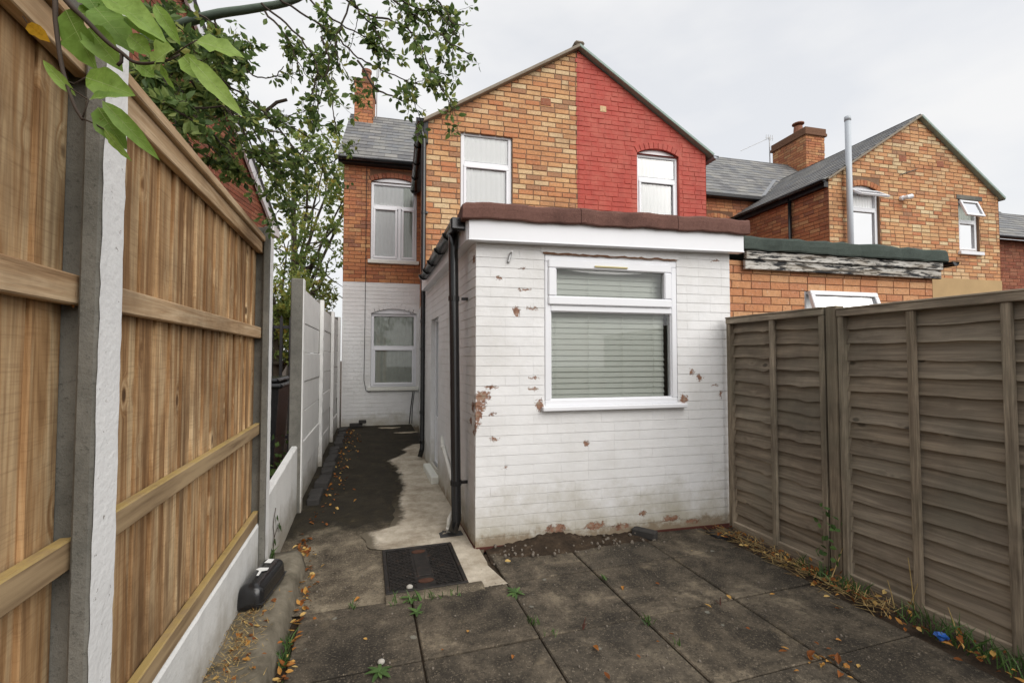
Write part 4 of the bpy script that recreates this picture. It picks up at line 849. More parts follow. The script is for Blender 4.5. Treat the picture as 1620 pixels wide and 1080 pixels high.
# ------------------------------------------------------------------ left fence: slotted concrete posts, boarded panels, gravel boards
def slot_post(y0, top, label):
    o = thing('concrete_post', label, 'fence post', (-.68, y0 + .055, 0), 'slotted concrete posts of the left fence')
    m = MB(); m.box(-.655, -.615, y0, y0 + .11, -.1, top, W, .006); m.box(-.80, -.762, y0, y0 + .11, -.1, top, W, .006); m.box(-.762, -.655, y0 + .048, y0 + .062, -.1, top, W); m.build('shaft', 'raw_concrete', o)
    m = MB(); P = []; F = []; n = 60                                  # thick white paint on the yard side, its edges ragged
    for i in range(n + 1):
        z = .0 + (top - .005) * i / n; P += [(-.6125, y0 + rnd.uniform(-.0015, .006), z), (-.6125, y0 + .11 + rnd.uniform(-.006, .0015), z)]
    for i in range(n): F.append((2 * i, 2 * i + 1, 2 * i + 3, 2 * i + 2))
    m.add(P, F); m.build('paint_face', 'white_post_paint', o); return o
slot_post(1.345, 2.46, 'white-faced concrete fence post with rough pitted edge, nearest the camera'); slot_post(3.36, 2.37, 'slim white-faced concrete post at the far end of the new timber fence')
def boarded_panel(y0, y1, label, first=None):
    o = thing('boarded_fence', label, 'fence panel', (-.70, (y0 + y1) / 2, .42), 'boarded panels of the left fence'); y = y1 if first is None else first; r = random.Random(int(y0 * 100) + 5)
    while y > y0 + .02:
        w = .125; a = y - w - .018; m = MB(); a = max(a, y0); b = min(y, y1); t0, t1 = .014, .005; x = -.712; zt = 2.262 + r.uniform(-.002, .002)
        P = []
        for z in (.435, zt):
            jx = r.uniform(-.002, .002)
            P += [(x + jx + .014, a, z), (x + jx + .014 + .003, a + .003, z), (x + jx + .001 + t1, b, z), (x + jx - .004, b, z), (x + jx - .004, a, z)]
        m.add(P, [(0, 1, 6, 5), (1, 2, 7, 6), (2, 3, 8, 7), (3, 4, 9, 8), (4, 0, 5, 9), (5, 6, 7, 8, 9)], r.random()); m.build('board', 'new_board', o); y -= w
    for z, h in ((.465, .075), (1.035, .072), (1.662, .072)):
        m = MB(); yy = [y0 + (y1 - y0) * i / 8 for i in range(9)]; m.box(y0 + .004, y1 - .004, -.0, .032, z - h / 2, z + h / 2, Fr((-.694, 0, 0), (0, 1, 0), (1, 0, 0)), .004, r.random()); m.build('rail', 'mossy_rail' if z < 1.5 else 'new_rail', o)
    part('top_rail', 'new_rail', o, (y0 + .004, y1 - .004, 0, .032, 2.19, 2.262), fr=Fr((-.694, 0, 0), (0, 1, 0), (1, 0, 0)), c=.003)
    part('capping', 'new_rail', o, (y0 + .002, y1 - .002, -.035, .050, 2.264, 2.302), fr=Fr((-.694, 0, 0), (0, 1, 0), (1, 0, 0)), c=.004); return o
boarded_panel(1.412, 3.402, 'tan timber fence panel of narrow upright boards between the two white-faced posts'); boarded_panel(-.50, 1.388, 'near timber fence panel cut off by the left edge of the photo', 1.408)
def gravel_board(y0, y1, top, label, z0=-.05, xf=-.655, top2=None):
    m = MB(); n = 24; P = []; F = []
    for i in range(n + 1):
        y = y0 + (y1 - y0) * i / n; t = top + ((top2 or top) - top) * i / n
        P += [(xf, y, z0), (xf + rnd.uniform(-.002, .002), y, t - .012), (xf - .012, y, t + rnd.uniform(-.002, .002)), (xf - .05, y, t), (xf - .05, y, z0)]
    for i in range(n):
        for k in range(5): F.append((5 * i + k, 5 * i + (k + 1) % 5, 5 * i + 5 + (k + 1) % 5, 5 * i + 5 + k))
    F += [(0, 1, 2, 3, 4), tuple(5 * n + k for k in range(5))]; m.add(P, F); o = m.build('gravel_board', 'white_masonry'); return tag(o, label, 'gravel board', 'gravel boards under the left fence')
gravel_board(1.43, 3.39, .425, 'white-painted concrete board under the far timber fence panel'); gravel_board(-.5, 1.375, .425, 'concrete board under the near timber fence panel by the left edge')
o = gravel_board(3.475, 4.86, .575, 'low white-painted board closing the gap before the panel wall', xf=-.62, top2=.655); o.name = 'low_wall'; o['category'] = 'low wall'; del o['group']

# ------------------------------------------------------------------ white precast panel wall along the path
pw = thing('panel_wall', 'white-painted concrete panel wall with posts running to the house', 'wall', (-.55, 7.3, 0))
XW = lambda y: -.585 + (y - 4.9) * .018
bays = [(4.95, 6.62), (6.72, 8.25), (8.35, 9.76)]
for bi, (a, b) in enumerate(bays):
    for k in range(7):
        m = MB(); lean = rnd.uniform(-.010, .010); z0 = zg(a) + k * .305; fr = Fr((XW(a) + lean - .045 + rnd.uniform(0, .008), a, 0), (XW(b) - XW(a), b - a, 0), (1, -.018, 0)); tl = rnd.uniform(-.010, .010)
        class G:
            def p(g, s, q, z): return fr.p(s, q + (z - z0) * tl, z + (s / (b - a)) * (rnd.uniform(0, .002)))
        m.box(0, math.hypot(b - a, XW(b) - XW(a)), -.04, .0, z0 + .003, z0 + .302 + (.06 if (bi == 0 and k == 6) else 0), G(), .006); m.build('panel', 'white_masonry', pw)
for i, y in enumerate((4.89, 6.67, 8.30, 9.72)):
    x = XW(y); t = zg(y) + 2.19 + (.05 if i == 0 else rnd.uniform(-.02, .02)); m = MB(); m.box(x - .115, x + .0, y - .05, y + .05, -.05, t, W, .008); po = m.build('post', 'raw_concrete', pw)
    m = MB(); m.box(x - (.012 if i == 0 else .045), x + .004, y - .049 if i == 0 else y - .052, y + .052, .0, t - .003, W, .003); m.build('paint_face', 'white_masonry', po)

m = MB(); P = []; F = []; r = random.Random(3)
for i in range(30): z = .35 + 1.45 * i / 29; y = 6.60 + .03 * sin(i * .9) + r.uniform(-.012, .012); w_ = r.uniform(.002, .010) * (1.6 if 4 < i < 14 else .7); P += [(XW(y) + .006, y - w_, z), (XW(y) + .006, y + w_, z)]
for i in range(29): F.append((2 * i, 2 * i + 1, 2 * i + 3, 2 * i + 2))
m.add(P, F); m.build('crack', 'room_dark', pw)

# ------------------------------------------------------------------ right fence: weathered lap panels
def warp_slat(y0, y1, z, h, tilt, seed, wav, knot):
    r = random.Random(seed); n = 22; P = []; F = []; m = MB(); ph = [r.uniform(0, 6) for _ in range(4)]
    for i in range(n + 1):
        y = y0 + (y1 - y0) * i / n; t = y
        w = wav * (sin(t * 3.1 + ph[0]) * .5 + sin(t * 9 + ph[1]) * .3) + .0025 * sin(t * 23 + ph[2])
        for ky, kw, ka in knot: w += -ka * math.exp(-((y - ky) / kw) ** 2)
        bx = .012 * (wav / .012) * .6 * sin(t * 5 + ph[3]) * .6 + sum(ka * .5 * math.exp(-((y - ky) / kw) ** 2) for ky, kw, ka in knot)
        xb, xt = -.026 - bx, .010
        P += [(3.14 + xb, y, z + w), (3.14 + xb + .010, y, z + w - .001), (3.14 + xt + .004, y, z + h + .02), (3.14 + xt, y, z + h + .02)]
    for i in range(n):
        for k in range(4): F.append((4 * i + k, 4 * i + (k + 1) % 4, 4 * i + 4 + (k + 1) % 4, 4 * i + 4 + k))
    F += [(0, 1, 2, 3), tuple(4 * n + k for k in range(4))]; m.add(P, F, r.random()); return m
def lap_panel(y0, y1, top, battens, label, wav, n, knotline=None):
    o = thing('lap_fence_panel', label, 'fence panel', (3.14, (y0 + y1) / 2, 0), 'lap panels of the right fence'); pitch = (top - .06) / n; r = random.Random(int(top * 1000) + n)
    for k in range(n):
        kn = []
        if knotline: kn = [(knotline[0] + r.uniform(-.03, .03), .035, r.uniform(.008, .022)), (knotline[1] + r.uniform(-.08, .08), .05, r.uniform(.0, .014))]
        warp_slat(y0 + .01, y1 - .01, .03 + k * pitch + r.uniform(-.006, .006), pitch + .008, 0, r.randint(0, 9999), wav * r.uniform(.5, 1.3), kn).build('slat', 'old_slat', o)
    for y in battens:
        m = MB(); m.box(3.082, 3.112, y - .021, y + .021, .02, top - .045, W, .004, r.random()); m.build('batten', 'old_batten', o)
    for y in (y0 + .02, y1 - .02):
        m = MB(); m.box(3.080, 3.165, y - .02, y + .02, .015, top - .045, W, .004, r.random()); m.build('end_batten', 'old_batten', o)
    m = MB(); m.box(3.072, 3.112, y0, y1, top - .045, top, W, .004, r.random()); m.build('top_rail', 'old_rail', o)
    m = MB(); m.box(3.068, 3.175, y0 - .002, y1 + .002, top + .001, top + .014, W, .003, r.random()); m.build('capping', 'old_rail', o)
    m = MB(); m.box(3.09, 3.12, y0, y1, .0, .06, W, .004, r.random()); m.build('bottom_rail', 'old_rail', o); return o
lap_panel(2.425, 3.345, 1.845, [2.87], 'narrow weathered lap fence panel with buckled slats against the extension', .013, 17, (2.96, 2.62))
lap_panel(.50, 2.325, 1.825, [1.885, 1.455, .98], 'wide weathered lap fence panel nearest the camera on the right', .007, 17)
m = MB(); m.box(3.085, 3.165, 2.335, 2.415, -.1, 1.86, W, .006, .3); tag(m.build('fence_post', 'old_batten'), 'weathered timber post between the two right-hand lap fence panels', 'fence post')

# ------------------------------------------------------------------ things beyond the gap on the left
rl = thing('steel_railings', 'black steel railings seen through the gap beside the panel wall', 'railings', (-1.3, 8, 0))
for k in range(14): m = MB(); x = -2.5 + k * .135; m.box(x - .022, x + .022, 7.985, 8.015, 0, 2.12, W, .004); m.tube([(x, 8, 2.12), (x, 8, 2.17)], [.02, .002], 6); m.build('bar', 'black_metal', rl)
for z in (1.98, .25): m = MB(); m.box(-2.6, -.65, 8.016, 8.05, z - .025, z + .025, W, .004); m.build('rail', 'black_metal', rl)
wb = thing('wheelie_bin', 'black bin standing behind the low white board by the gap', 'bin', (-.98, 5.0, 0))
m = MB(); b0 = [(-1.2, 4.98), (-.87, 4.98), (-.87, 5.5), (-1.2, 5.5)]; t0 = [(-1.26, 4.90), (-.80, 4.90), (-.80, 5.58), (-1.26, 5.58)]
m.add([(x, y, .08) for x, y in b0] + [(x, y, 1.20) for x, y in t0], [(0, 1, 2, 3), (4, 5, 6, 7)] + [(i, (i + 1) % 4, 4 + (i + 1) % 4, 4 + i) for i in range(4)]); m.build('body', 'black_plastic', wb)
m = MB(); m.box(-1.30, -.76, 4.86, 5.62, 1.20, 1.25, W, .02); m.box(-1.26, -.80, 4.90, 5.58, 1.25, 1.30, W, .02); m.build('lid', 'black_plastic', wb)
for x in (-1.24, -.83): m = MB(); m.tube([(x - .03, 5.5, .1), (x + .03, 5.5, .1)], .1, 14); m.build('wheel', 'black_plastic', wb)

# ------------------------------------------------------------------ leaves, twigs, trees
def leaf_pts(base, tip, w, nrm, fold=.25, curl=.1, n=4, wave=0.0):
    base = Vector(base); tip = Vector(tip); ax = tip - base; L = ax.length; ax.normalize(); nrm = Vector(nrm); nrm = (nrm - ax * nrm.dot(ax)); nrm = nrm.normalized() if nrm.length > 1e-4 else ax.orthogonal().normalized(); sd = ax.cross(nrm); P = []; F = []
    for i in range(n + 1):
        t = i / n; hw = w * .5 * (sin(pi * t ** .8) ** .85 if 0 < t < 1 else 0.0) ; c_ = base + ax * (L * t) - nrm * (curl * L * t * t)
        if i in (0, n): P.append(c_)
        else: P += [c_ + sd * hw * (1 + wave * .25 * sin(i * 2.3)) + nrm * (hw * (fold + wave * sin(i * 2.1 + w * 900))), c_, c_ - sd * hw * (1 + wave * .25 * cos(i * 2.7)) + nrm * (hw * (fold + wave * cos(i * 1.9 + w * 700)))]
    ix = lambda i: 1 + 3 * (i - 1)
    F += [(0, ix(1), ix(1) + 1), (0, ix(1) + 1, ix(1) + 2)]
    for i in range(1, n - 1): a, b = ix(i), ix(i + 1); F += [(a, b, b + 1, a + 1), (a + 1, b + 1, b + 2, a + 2)]
    e = len(P) - 1; a = ix(n - 1); F += [(a, e, a + 1), (a + 1, e, a + 2)]; return P, F
rt_ = random.Random(99)
def rv(r=rt_):
    while True:
        v = Vector((r.uniform(-1, 1), r.uniform(-1, 1), r.uniform(-1, 1)))
        if .05 < v.length < 1: return v.normalized()
def smooth_path(pts, n):
    pts = [Vector(p) for p in pts]; out = []
    for i in range(len(pts) - 1):
        p0, p1, p2, p3 = pts[max(i - 1, 0)], pts[i], pts[i + 1], pts[min(i + 2, len(pts) - 1)]
        for k in range(n): t = k / n; out.append(.5 * ((2 * p1) + (p2 - p0) * t + (2 * p0 - 5 * p1 + 4 * p2 - p3) * t * t + (3 * p1 - p0 - 3 * p2 + p3) * t ** 3))
    return out + [pts[-1]]
ap = thing('apple_tree', 'apple tree behind the left fence with leafy branches overhanging the yard', 'tree', (-1.9, 2.9, 0))
m = MB(); m.tube(smooth_path([(-1.95, 2.9, -.1), (-1.9, 2.9, 1.0), (-1.75, 2.85, 2.0), (-1.55, 2.8, 2.8)], 4), [.13 - .06 * i / 12 for i in range(13)], 10); m.build('trunk', 'bark', ap, True)
limb = smooth_path([(-1.55, 2.8, 2.8), at(230, 60, 2.7), at(328, 26, 2.6), at(400, 14, 2.55), at(470, -2, 2.5), at(560, -60, 2.45), at(660, -90, 2.4)], 4)
m = MB(); m.tube(limb, [.030 - .018 * i / (len(limb) - 1) for i in range(len(limb))], 8); m.build('branch', 'green_bark', ap, True)
twigs = MB(); LEAVES = []
def spur(p, n, size, r=rt_):
    for _ in range(n):
        d = (rv(r) + Vector((0, 0, -.35))).normalized(); L = size * r.uniform(.7, 1.25); b = p + d * .012; LEAVES.append((b, b + d * L, L * r.uniform(.45, .62), rv(r), r.random() ** 1.2))
def twig(pts, r0, r1, density, size, subs=3, lvl=0):
    path = smooth_path([at(*p) for p in pts] if lvl == 0 else pts, 5); path = [p + rv() * .006 for p in path]; n = len(path); twigs.tube(path, [r0 + (r1 - r0) * i / (n - 1) for i in range(n)], 5)
    for i, p in enumerate(path):
        if rt_.random() < density: spur(p, rt_.choice((2, 3, 3, 4, 5)), size)
    if lvl < 2:
        for _ in range(subs):
            i = rt_.randrange(2, n); p = path[i]; d = (path[i] - path[i - 1]).normalized(); d = (d + rv() * .9 + Vector((0, 0, -.15))).normalized(); L = rt_.uniform(.08, .26) * (1 if lvl == 0 else .6); twig([p, p + d * L * .5 + rv() * .015, p + d * L + rv() * .03], r1 * .9, r1 * .55, density * 1.1, size, 1, lvl + 1)
S_ = .038
for pts, dn, sb in [
    ([(414, 5, 2.5), (463, 48, 2.5), (490, 80, 2.45), (504, 111, 2.4), (521, 145, 2.4), (527, 169, 2.4), (530, 214, 2.35)], .45, 6),
    ([(442, 0, 2.5), (497, 35, 2.5), (532, 59, 2.45), (566, 90, 2.4), (597, 107, 2.4), (642, 128, 2.35), (663, 135, 2.35)], .42, 7),
    ([(500, -30, 2.45), (580, 21, 2.4), (632, 38, 2.4), (660, 62, 2.4), (677, 100, 2.35), (698, 135, 2.3), (715, 169, 2.3)], .36, 5),
    ([(540, -20, 2.4), (570, 20, 2.4), (592, 45, 2.4), (611, 86, 2.35), (614, 104, 2.35)], .5, 4), ([(600, -20, 2.45), (640, 14, 2.4), (684, 45, 2.4), (718, 73, 2.35), (746, 86, 2.35)], .42, 5),
    ([(656, 65, 2.4), (660, 93, 2.35), (684, 114, 2.35), (701, 145, 2.3)], .4, 3), ([(504, 111, 2.4), (494, 152, 2.4), (492, 187, 2.4), (494, 200, 2.4)], .4, 3), ([(566, 95, 2.35), (597, 142, 2.35), (632, 157, 2.3), (656, 161, 2.3)], .25, 2),
    ([(660, -20, 2.4), (695, 5, 2.4), (715, 35, 2.4), (735, 40, 2.35)], .6, 4), ([(470, -20, 2.4), (520, 25, 2.4), (560, 50, 2.4), (590, 60, 2.4)], .55, 5), ([(420, 20, 2.4), (455, 60, 2.4), (470, 100, 2.4), (475, 120, 2.4)], .42, 4), ([(600, -30, 2.4), (650, 10, 2.4), (690, 20, 2.4), (725, 60, 2.35)], .5, 4),
    ([(510, 60, 2.4), (520, 100, 2.4), (508, 150, 2.4), (500, 175, 2.4)], .5, 3), ([(560, -20, 2.5), (545, 30, 2.45), (530, 70, 2.4), (540, 110, 2.4)], .5, 4),
    ([(340, 30, 2.6), (352, 69, 2.6), (394, 114, 2.5), (428, 124, 2.5), (449, 107, 2.5)], .30, 4), ([(300, 90, 2.5), (366, 138, 2.5), (421, 180, 2.5), (449, 194, 2.5), (497, 221, 2.5)], .40, 6), ([(248, 188, 2.4), (304, 173, 2.4), (352, 169, 2.4), (373, 187, 2.4), (421, 204, 2.4), (459, 214, 2.4)], .35, 6),
    ([(270, 60, 2.6), (330, 130, 2.6), (390, 210, 2.6), (440, 260, 2.6)], .5, 6), ([(330, 110, 2.8), (380, 170, 2.8), (420, 240, 2.8), (450, 290, 2.8)], .45, 6), ([(421, 180, 2.5), (470, 240, 2.5), (500, 260, 2.5), (540, 250, 2.5)], .5, 5), ([(380, 200, 2.7), (420, 270, 2.7), (450, 320, 2.7)], .4, 5)]:
    twig(pts, .0060, .0024, dn * .72, S_, sb)
twigs.tube([at(421, 176, 2.5), at(438, 162, 2.5), at(454, 158, 2.5)], [.008, .009, .008], 6)
for _ in range(40):                                                   # the leafy mass just behind the fence
    u = rt_.uniform(205, 330); v0 = 40 + (u - 205) * .5; a = (u, rt_.uniform(10, v0 + 130), rt_.uniform(2.1, 3.0)); b = (a[0] + rt_.uniform(10, 75), a[1] + rt_.uniform(-20, 90), a[2] + rt_.uniform(-.2, .3)); pa, pb = at(*a), at(*b)
    if pa.x > -.70: pa.x = -.74
    if pb.x > -.62: pb.x = -.66
    if pb.z < 2.36: pb.z = 2.36 + rt_.random() * .2
    twig([pa, (pa + pb) / 2 + rv() * .06, pb], .006, .0028, .55, .050, 3, 1)
for _ in range(9):
    u = rt_.uniform(260, 350); a = at(u, rt_.uniform(60, 250) , rt_.uniform(2.4, 3.3)); b = a + Vector((rt_.uniform(-.1, .25), rt_.uniform(-.1, .3), rt_.uniform(-.3, .1)))
    if a.x > -.7: a.x = -.75
    if b.z < 2.36: b.z = 2.36
    twig([a, (a + b) / 2 + rv() * .05, b], .005, .0025, .5, .05, 3, 1)
twigs.build('twigs', 'twig', ap, kind='stuff')
def big(l): u, v, k = px(l[0]); return (-(l[1] - l[0]).length / k) if (0 < u < 1620 and 0 < v < 1080) else 0
LEAVES.sort(key=big); rest = MB()
for i, (b, t, w, nn, a) in enumerate(LEAVES):
    P, F = leaf_pts(b, t, w, nn, .3, .12, 3)
    if i < 275: m = MB(); m.add(P, F, a); m.build('leaf', 'apple_leaf', ap)
    else: rest.add(P, F, a)
rest.build('crown', 'apple_leaf', ap, kind='stuff')
# the near spray hanging over the fence by the camera
m = MB(); m.tube(smooth_path([(-1.0, 1.3, 2.75), at(60, -60, .95), at(104, 0, .86), at(135, 31, .84), at(168, 65, .83), at(193, 84, .83), at(217, 100, .82), at(260, 97, .82), at(285, 86, .83)], 4), [.0062 - .0045 * i / 32 for i in range(33)], 7); m.tube(smooth_path([at(80, -60, .9), at(87, 0, .86), at(88, 36, .85), at(96, 96, .83), at(104, 128, .82), at(118, 168, .80), at(131, 190, .80)], 4), [.0048 - .0025 * i / 24 for i in range(25)], 7); m.tube([at(193, 84, .83), at(192, 98, .83), at(186, 104, .83)], .003, 6); m.tube([at(104, 128, .82), at(118, 133, .82), at(135, 123, .81)], .0013, 5); m.tube([at(112, 140, .81), at(140, 158, .80), at(131, 186, .80)], .0013, 5); m.tube([at(131, 188, .80), at(150, 196, .79), at(167, 206, .79)], .0013, 5); m.tube([at(270, 90, .82), at(300, 70, .82), at(312, 64, .82)], .0012, 5); m.tube([at(36, 26, .92), at(44, 38, .92)], .001, 5)
m.build('hanging_twig', 'twig', ap, True)
NL = [((135, 123), (205, 143), 46, .55, .83), ((142, 158), (193, 146), 18, .25, .8), ((162, 160), (243, 242), 26, .45, .78), ((155, 170), (198, 236), 38, .2, .79), ((165, 203), (201, 255), 14, .75, .78), ((120, 152), (57, 88), 17, .7, .82), ((104, 16), (148, 108), 52, .3, .86), ((140, 45), (188, 106), 42, .45, .86), ((150, 12), (203, 66), 50, .25, .88), ((160, -8), (250, 38), 46, .75, .84), ((196, 28), (262, 62), 24, .35, .85), ((276, 78), (226, 98), 44, .85, .82), ((310, 66), (384, 82), 36, .8, .82), ((300, 92), (380, 178), 28, .85, .81), ((290, 90), (322, 126), 30, .7, .83), ((245, 8), (282, 66), 22, .6, .85), ((204, 56), (238, 86), 30, .6, .84), ((44, 38), (76, 64), 20, 1.0, .92), ((120, 20), (180, 30), 34, .3, .89), ((170, -14), (215, 20), 40, .4, .88), ((255, 100), (268, 145), 14, .4, .83), ((150, 30), (160, 0), 24, .2, .9), ((215, 100), (245, 122), 26, .45, .85), ((130, -15), (160, 22), 36, .15, .9)]
vw = -_fw
for (b, t, w, a, d) in NL:
    B_, T_ = at(*b, d), at(*t, d - rt_.uniform(-.03, .03)); nn = (Vector((0, 0, .35)) + vw * 1.0 + rv() * .3); P, F = leaf_pts(B_, T_, w / FPX * d, nn, rt_.uniform(.2, .7), rt_.uniform(.05, .32), 8, .22); m = MB(); m.add(P, F, a); o = m.build('leaf', 'near_leaf', ap, True)
    ve = MB(); q3 = [P[0]] + [P[2 + 3 * i] for i in range(7)] + [P[-1]]; lift_ = vw * .0006
    for i in range(8): e_ = (q3[i + 1] - q3[i]).cross(vw).normalized() * (.0007 * (1 - i / 9)); ve.add([q3[i] - e_ + lift_, q3[i] + e_ + lift_, q3[i + 1] + e_ * .8 + lift_, q3[i + 1] - e_ * .8 + lift_], [(0, 1, 2, 3)], .93 if a < 1 else 1)
    for i in range(1, 6):
        for sd_ in (1, 3):
            a0, a1 = P[2 + 3 * (i - 1)], P[sd_ + 3 * i].lerp(P[2 + 3 * i], .12); e_ = (a1 - a0).cross(vw).normalized() * .0003; ve.add([a0 - e_ + lift_, a0 + e_ + lift_, a1 + lift_], [(0, 1, 2)], .91 if a < 1 else 1)
    ve.build('veins', 'near_leaf', o)
    if a == 1.0: o['label'] = 'yellow withered leaf'

# ------------------------------------------------------------------ trees beyond
def tree(name, label, base, h, blobs, n, size, seed, grp=None):
    r = random.Random(seed); o = thing(name, label, 'tree', base, grp); B0 = Vector(base); m = MB(); top = B0 + Vector((0, 0, h * .75)); m.tube(smooth_path([B0, B0 + Vector((.1, 0, h * .3)), top], 4), [.2 - .15 * i / 8 for i in range(9)], 8)
    for c, R in blobs:
        c = Vector(c); s = B0 + Vector((0, 0, h * r.uniform(.2, .5))); m.tube(smooth_path([s, (s + c) / 2 + rv(r) * .3, c], 4), [.07 - .055 * i / 8 for i in range(9)], 6)
        for _ in range(7): e = c + rv(r) * R * .85; m.tube([c, (c + e) / 2 + rv(r) * .12, e], [.025, .015, .006], 5)
    m.build('trunk', 'bark', o, True); m = MB(); tot = sum(R ** 2 for _, R in blobs)
    for c, R in blobs:
        for _ in range(int(n * R ** 2 / tot / 12)):
            p = Vector(c) + rv(r) * R * r.uniform(.35, 1) ** .6; sh = r.random(); k = r.uniform(.08, .22)
            for _ in range(12):
                q = p + rv(r) * k * r.random(); d = (rv(r) + Vector((0, 0, -.3))).normalized(); L = size * r.uniform(.6, 1.2); P, F = leaf_pts(q, q + d * L, L * .6, rv(r), .2, .1, 2); m.add(P, F, min(1, max(0, sh * .75 + r.random() * .3)))
    m.build('crown', 'far_leaf', o, kind='stuff'); return o
tree('street_tree', 'tall green and yellow tree between the left house and the terrace', (-2.3, 16, 0), 9.5, [((-1.3, 15, 7.4), 1.1), ((-.7, 15.3, 8.0), 1.0), ((-1.6, 15.2, 6.1), 1.0), ((-2.4, 15.4, 6.9), .9), ((-1.3, 14.9, 5.0), 1.0), ((-2.3, 15, 4.6), .8), ((-1.2, 14.8, 4.0), .9), ((-2.0, 14.8, 3.5), .8), ((.1, 15.6, 8.6), .8), ((-.6, 15, 6.7), .8), ((-1.9, 15, 7.8), .6)], 6200, .14, 5)
tree('yellowing_tree', 'lower yellowing tree behind the railings at the end of the gap', (-2.2, 12.5, 0), 4, [((-2.2, 12.4, 3.0), .7), ((-1.6, 12.4, 2.5), .7), ((-2.0, 12.5, 2.0), .7), ((-1.3, 12.2, 3.1), .6), ((-1.4, 12.3, 1.9), .5)], 6500, .11, 6)
def blades(m, c, n, h, spread, r, w=.004, lean=.6, zf=None):
    for _ in range(n):
        b = Vector(c) + Vector((r.uniform(-1, 1) * spread[0], r.uniform(-1, 1) * spread[1], 0)); d = Vector((r.uniform(-1, 1) * lean, r.uniform(-1, 1) * lean, 1)).normalized(); L = h * r.uniform(.4, 1.1); s = d.cross(rv(r)).normalized() * w * r.uniform(.6, 1.2); e = b + d * L + Vector((d.x, d.y, -.4)) * L * .25; mid = b + d * L * .55
        m.add([b - s, b + s, mid + s * .8, mid - s * .8, e], [(0, 1, 2, 3), (3, 2, 4)], r.random())
r = random.Random(77)
iv = MB()
for _ in range(600):
    y = r.uniform(3.5, 5.2); p = Vector((r.uniform(-1.5, -.72), y, r.uniform(.1, .62 + .25 * r.random()))); d = rv(r); P, F = leaf_pts(p, p + d * .06, .045, rv(r), .2, .1, 2); iv.add(P, F, r.random() * .5)
tag(iv.build('ground_cover', 'apple_leaf'), 'dark green ivy and weeds behind the low white board', 'weeds', kind='stuff')
vn = thing('ivy_sprig', 'thin ivy sprig climbing the low white board beside the post', 'ivy', (-.615, 3.7, 0)); m = MB(); m.tube(smooth_path([(-.612, 3.62, .1), (-.610, 3.66, .22), (-.612, 3.63, .32), (-.610, 3.70, .42)], 4), .003, 5); m.tube(smooth_path([(-.611, 3.66, .22), (-.609, 3.76, .25), (-.611, 3.85, .24)], 3), .0025, 5); m.build('stem', 'twig', vn)
for p in ((-.608, 3.80, .26), (-.608, 3.86, .22), (-.608, 3.72, .34), (-.608, 3.64, .2)): m = MB(); P, F = leaf_pts(p, Vector(p) + Vector((.01, .05, -.02)), .05, (1, 0, .2), .1, .1, 3); m.add(P, F, .2); m.build('leaf', 'weed_leaf', vn)

# ------------------------------------------------------------------ small things on the ground
cs = thing('plastic_case', 'black plastic case with white stickers leaning on the kerb by the fence', 'case', (-.57, 3.06, .115))
bm = bmesh.new(); bmesh.ops.create_cube(bm, size=1); bmesh.ops.scale(bm, vec=(.165, .42, .14), verts=bm.verts)
for v in bm.verts:
    if v.co.z > 0: v.co.x *= .72; v.co.y *= .90
    if v.co.y < 0 and v.co.z > 0: v.co.z *= .9
bmesh.ops.bevel(bm, geom=bm.edges[:], offset=.05, segments=5, affect='EDGES', profile=.6)
me = bpy.data.meshes.new('shell'); bm.to_mesh(me); bm.free(); me.materials.append(MATS['black_plastic']); me.polygons.foreach_set('use_smooth', [True] * len(me.polygons))
sh = bpy.data.objects.new('shell', me); col.objects.link(sh); sh.parent = cs; sh.matrix_basis = Matrix.Translation((0, 0, .068)) @ Matrix.Rotation(-.16, 4, 'Z') @ Matrix.Rotation(.10, 4, 'Y')
m = MB(); m.box(-.078, .078, -.20, .20, -.026, -.023, W, .001); o = m.build('seam', 'black_metal', sh); o.parent = sh
m = MB(); m.add([(-.03, .09, .0712), (.008, .09, .0712), (.010, .145, .0712), (-.026, .145, .0712)], [(0, 1, 2, 3)]); m.build('sticker', 'sticker', sh)
m = MB(); P = [(-.045, .0, .0712), (-.02, -.012, .0712), (-.012, -.075, .0712), (.0, -.074, .0712), (-.004, -.02, .0712), (.022, -.004, .0712), (.02, .03, .0712), (-.03, .026, .0712)]; m.add(P, [tuple(range(8))]); m.build('sticker', 'sticker', sh)
def loose_brick(x, y, z, rz, size, label, group=None, mat='black_metal', ry=0):
    m = MB(); m.box(-size[0] / 2, size[0] / 2, -size[1] / 2, size[1] / 2, 0, size[2], W, .008, rnd.random()); o = m.build('loose_brick', mat); o.matrix_basis = Matrix.Translation((x, y, z)) @ Matrix.Rotation(rz, 4, 'Z') @ Matrix.Rotation(ry, 4, 'Y'); tag(o, label, 'brick', group)
plain('pebble_grey', srgb(168, 164, 156), 0.7, 0.15, 40, 0.2); plain('dark_stone', srgb(62, 60, 58), 0.9, 0.3, 18, 0.4)
ORD = 'first second third fourth fifth sixth seventh eighth ninth tenth eleventh twelfth thirteenth fourteenth fifteenth sixteenth seventeenth eighteenth nineteenth twentieth twenty-first twenty-second twenty-third'.split(); yy = 5.02; k = 0
while yy < 9.5:
    L = rnd.uniform(.20, .26); loose_brick(XW(yy) + .09 + rnd.uniform(-.01, .025) + (yy - 5) * .004, yy + L / 2, zg(yy) - .015, rnd.uniform(-.12, .12), (rnd.uniform(.11, .15), L - .02, rnd.uniform(.055, .09)), ORD[k] + ' dark loose brick from the near end along the panel wall foot', 'edging bricks along the panel wall', 'dark_stone', rnd.uniform(-.08, .08)); yy += L + rnd.uniform(.0, .06); k += 1
loose_brick(2.24, 3.385, -.004, -.95, (.20, .085, .065), 'single dark brick lying on the slabs under the kitchen window wall', None, 'dark_stone')
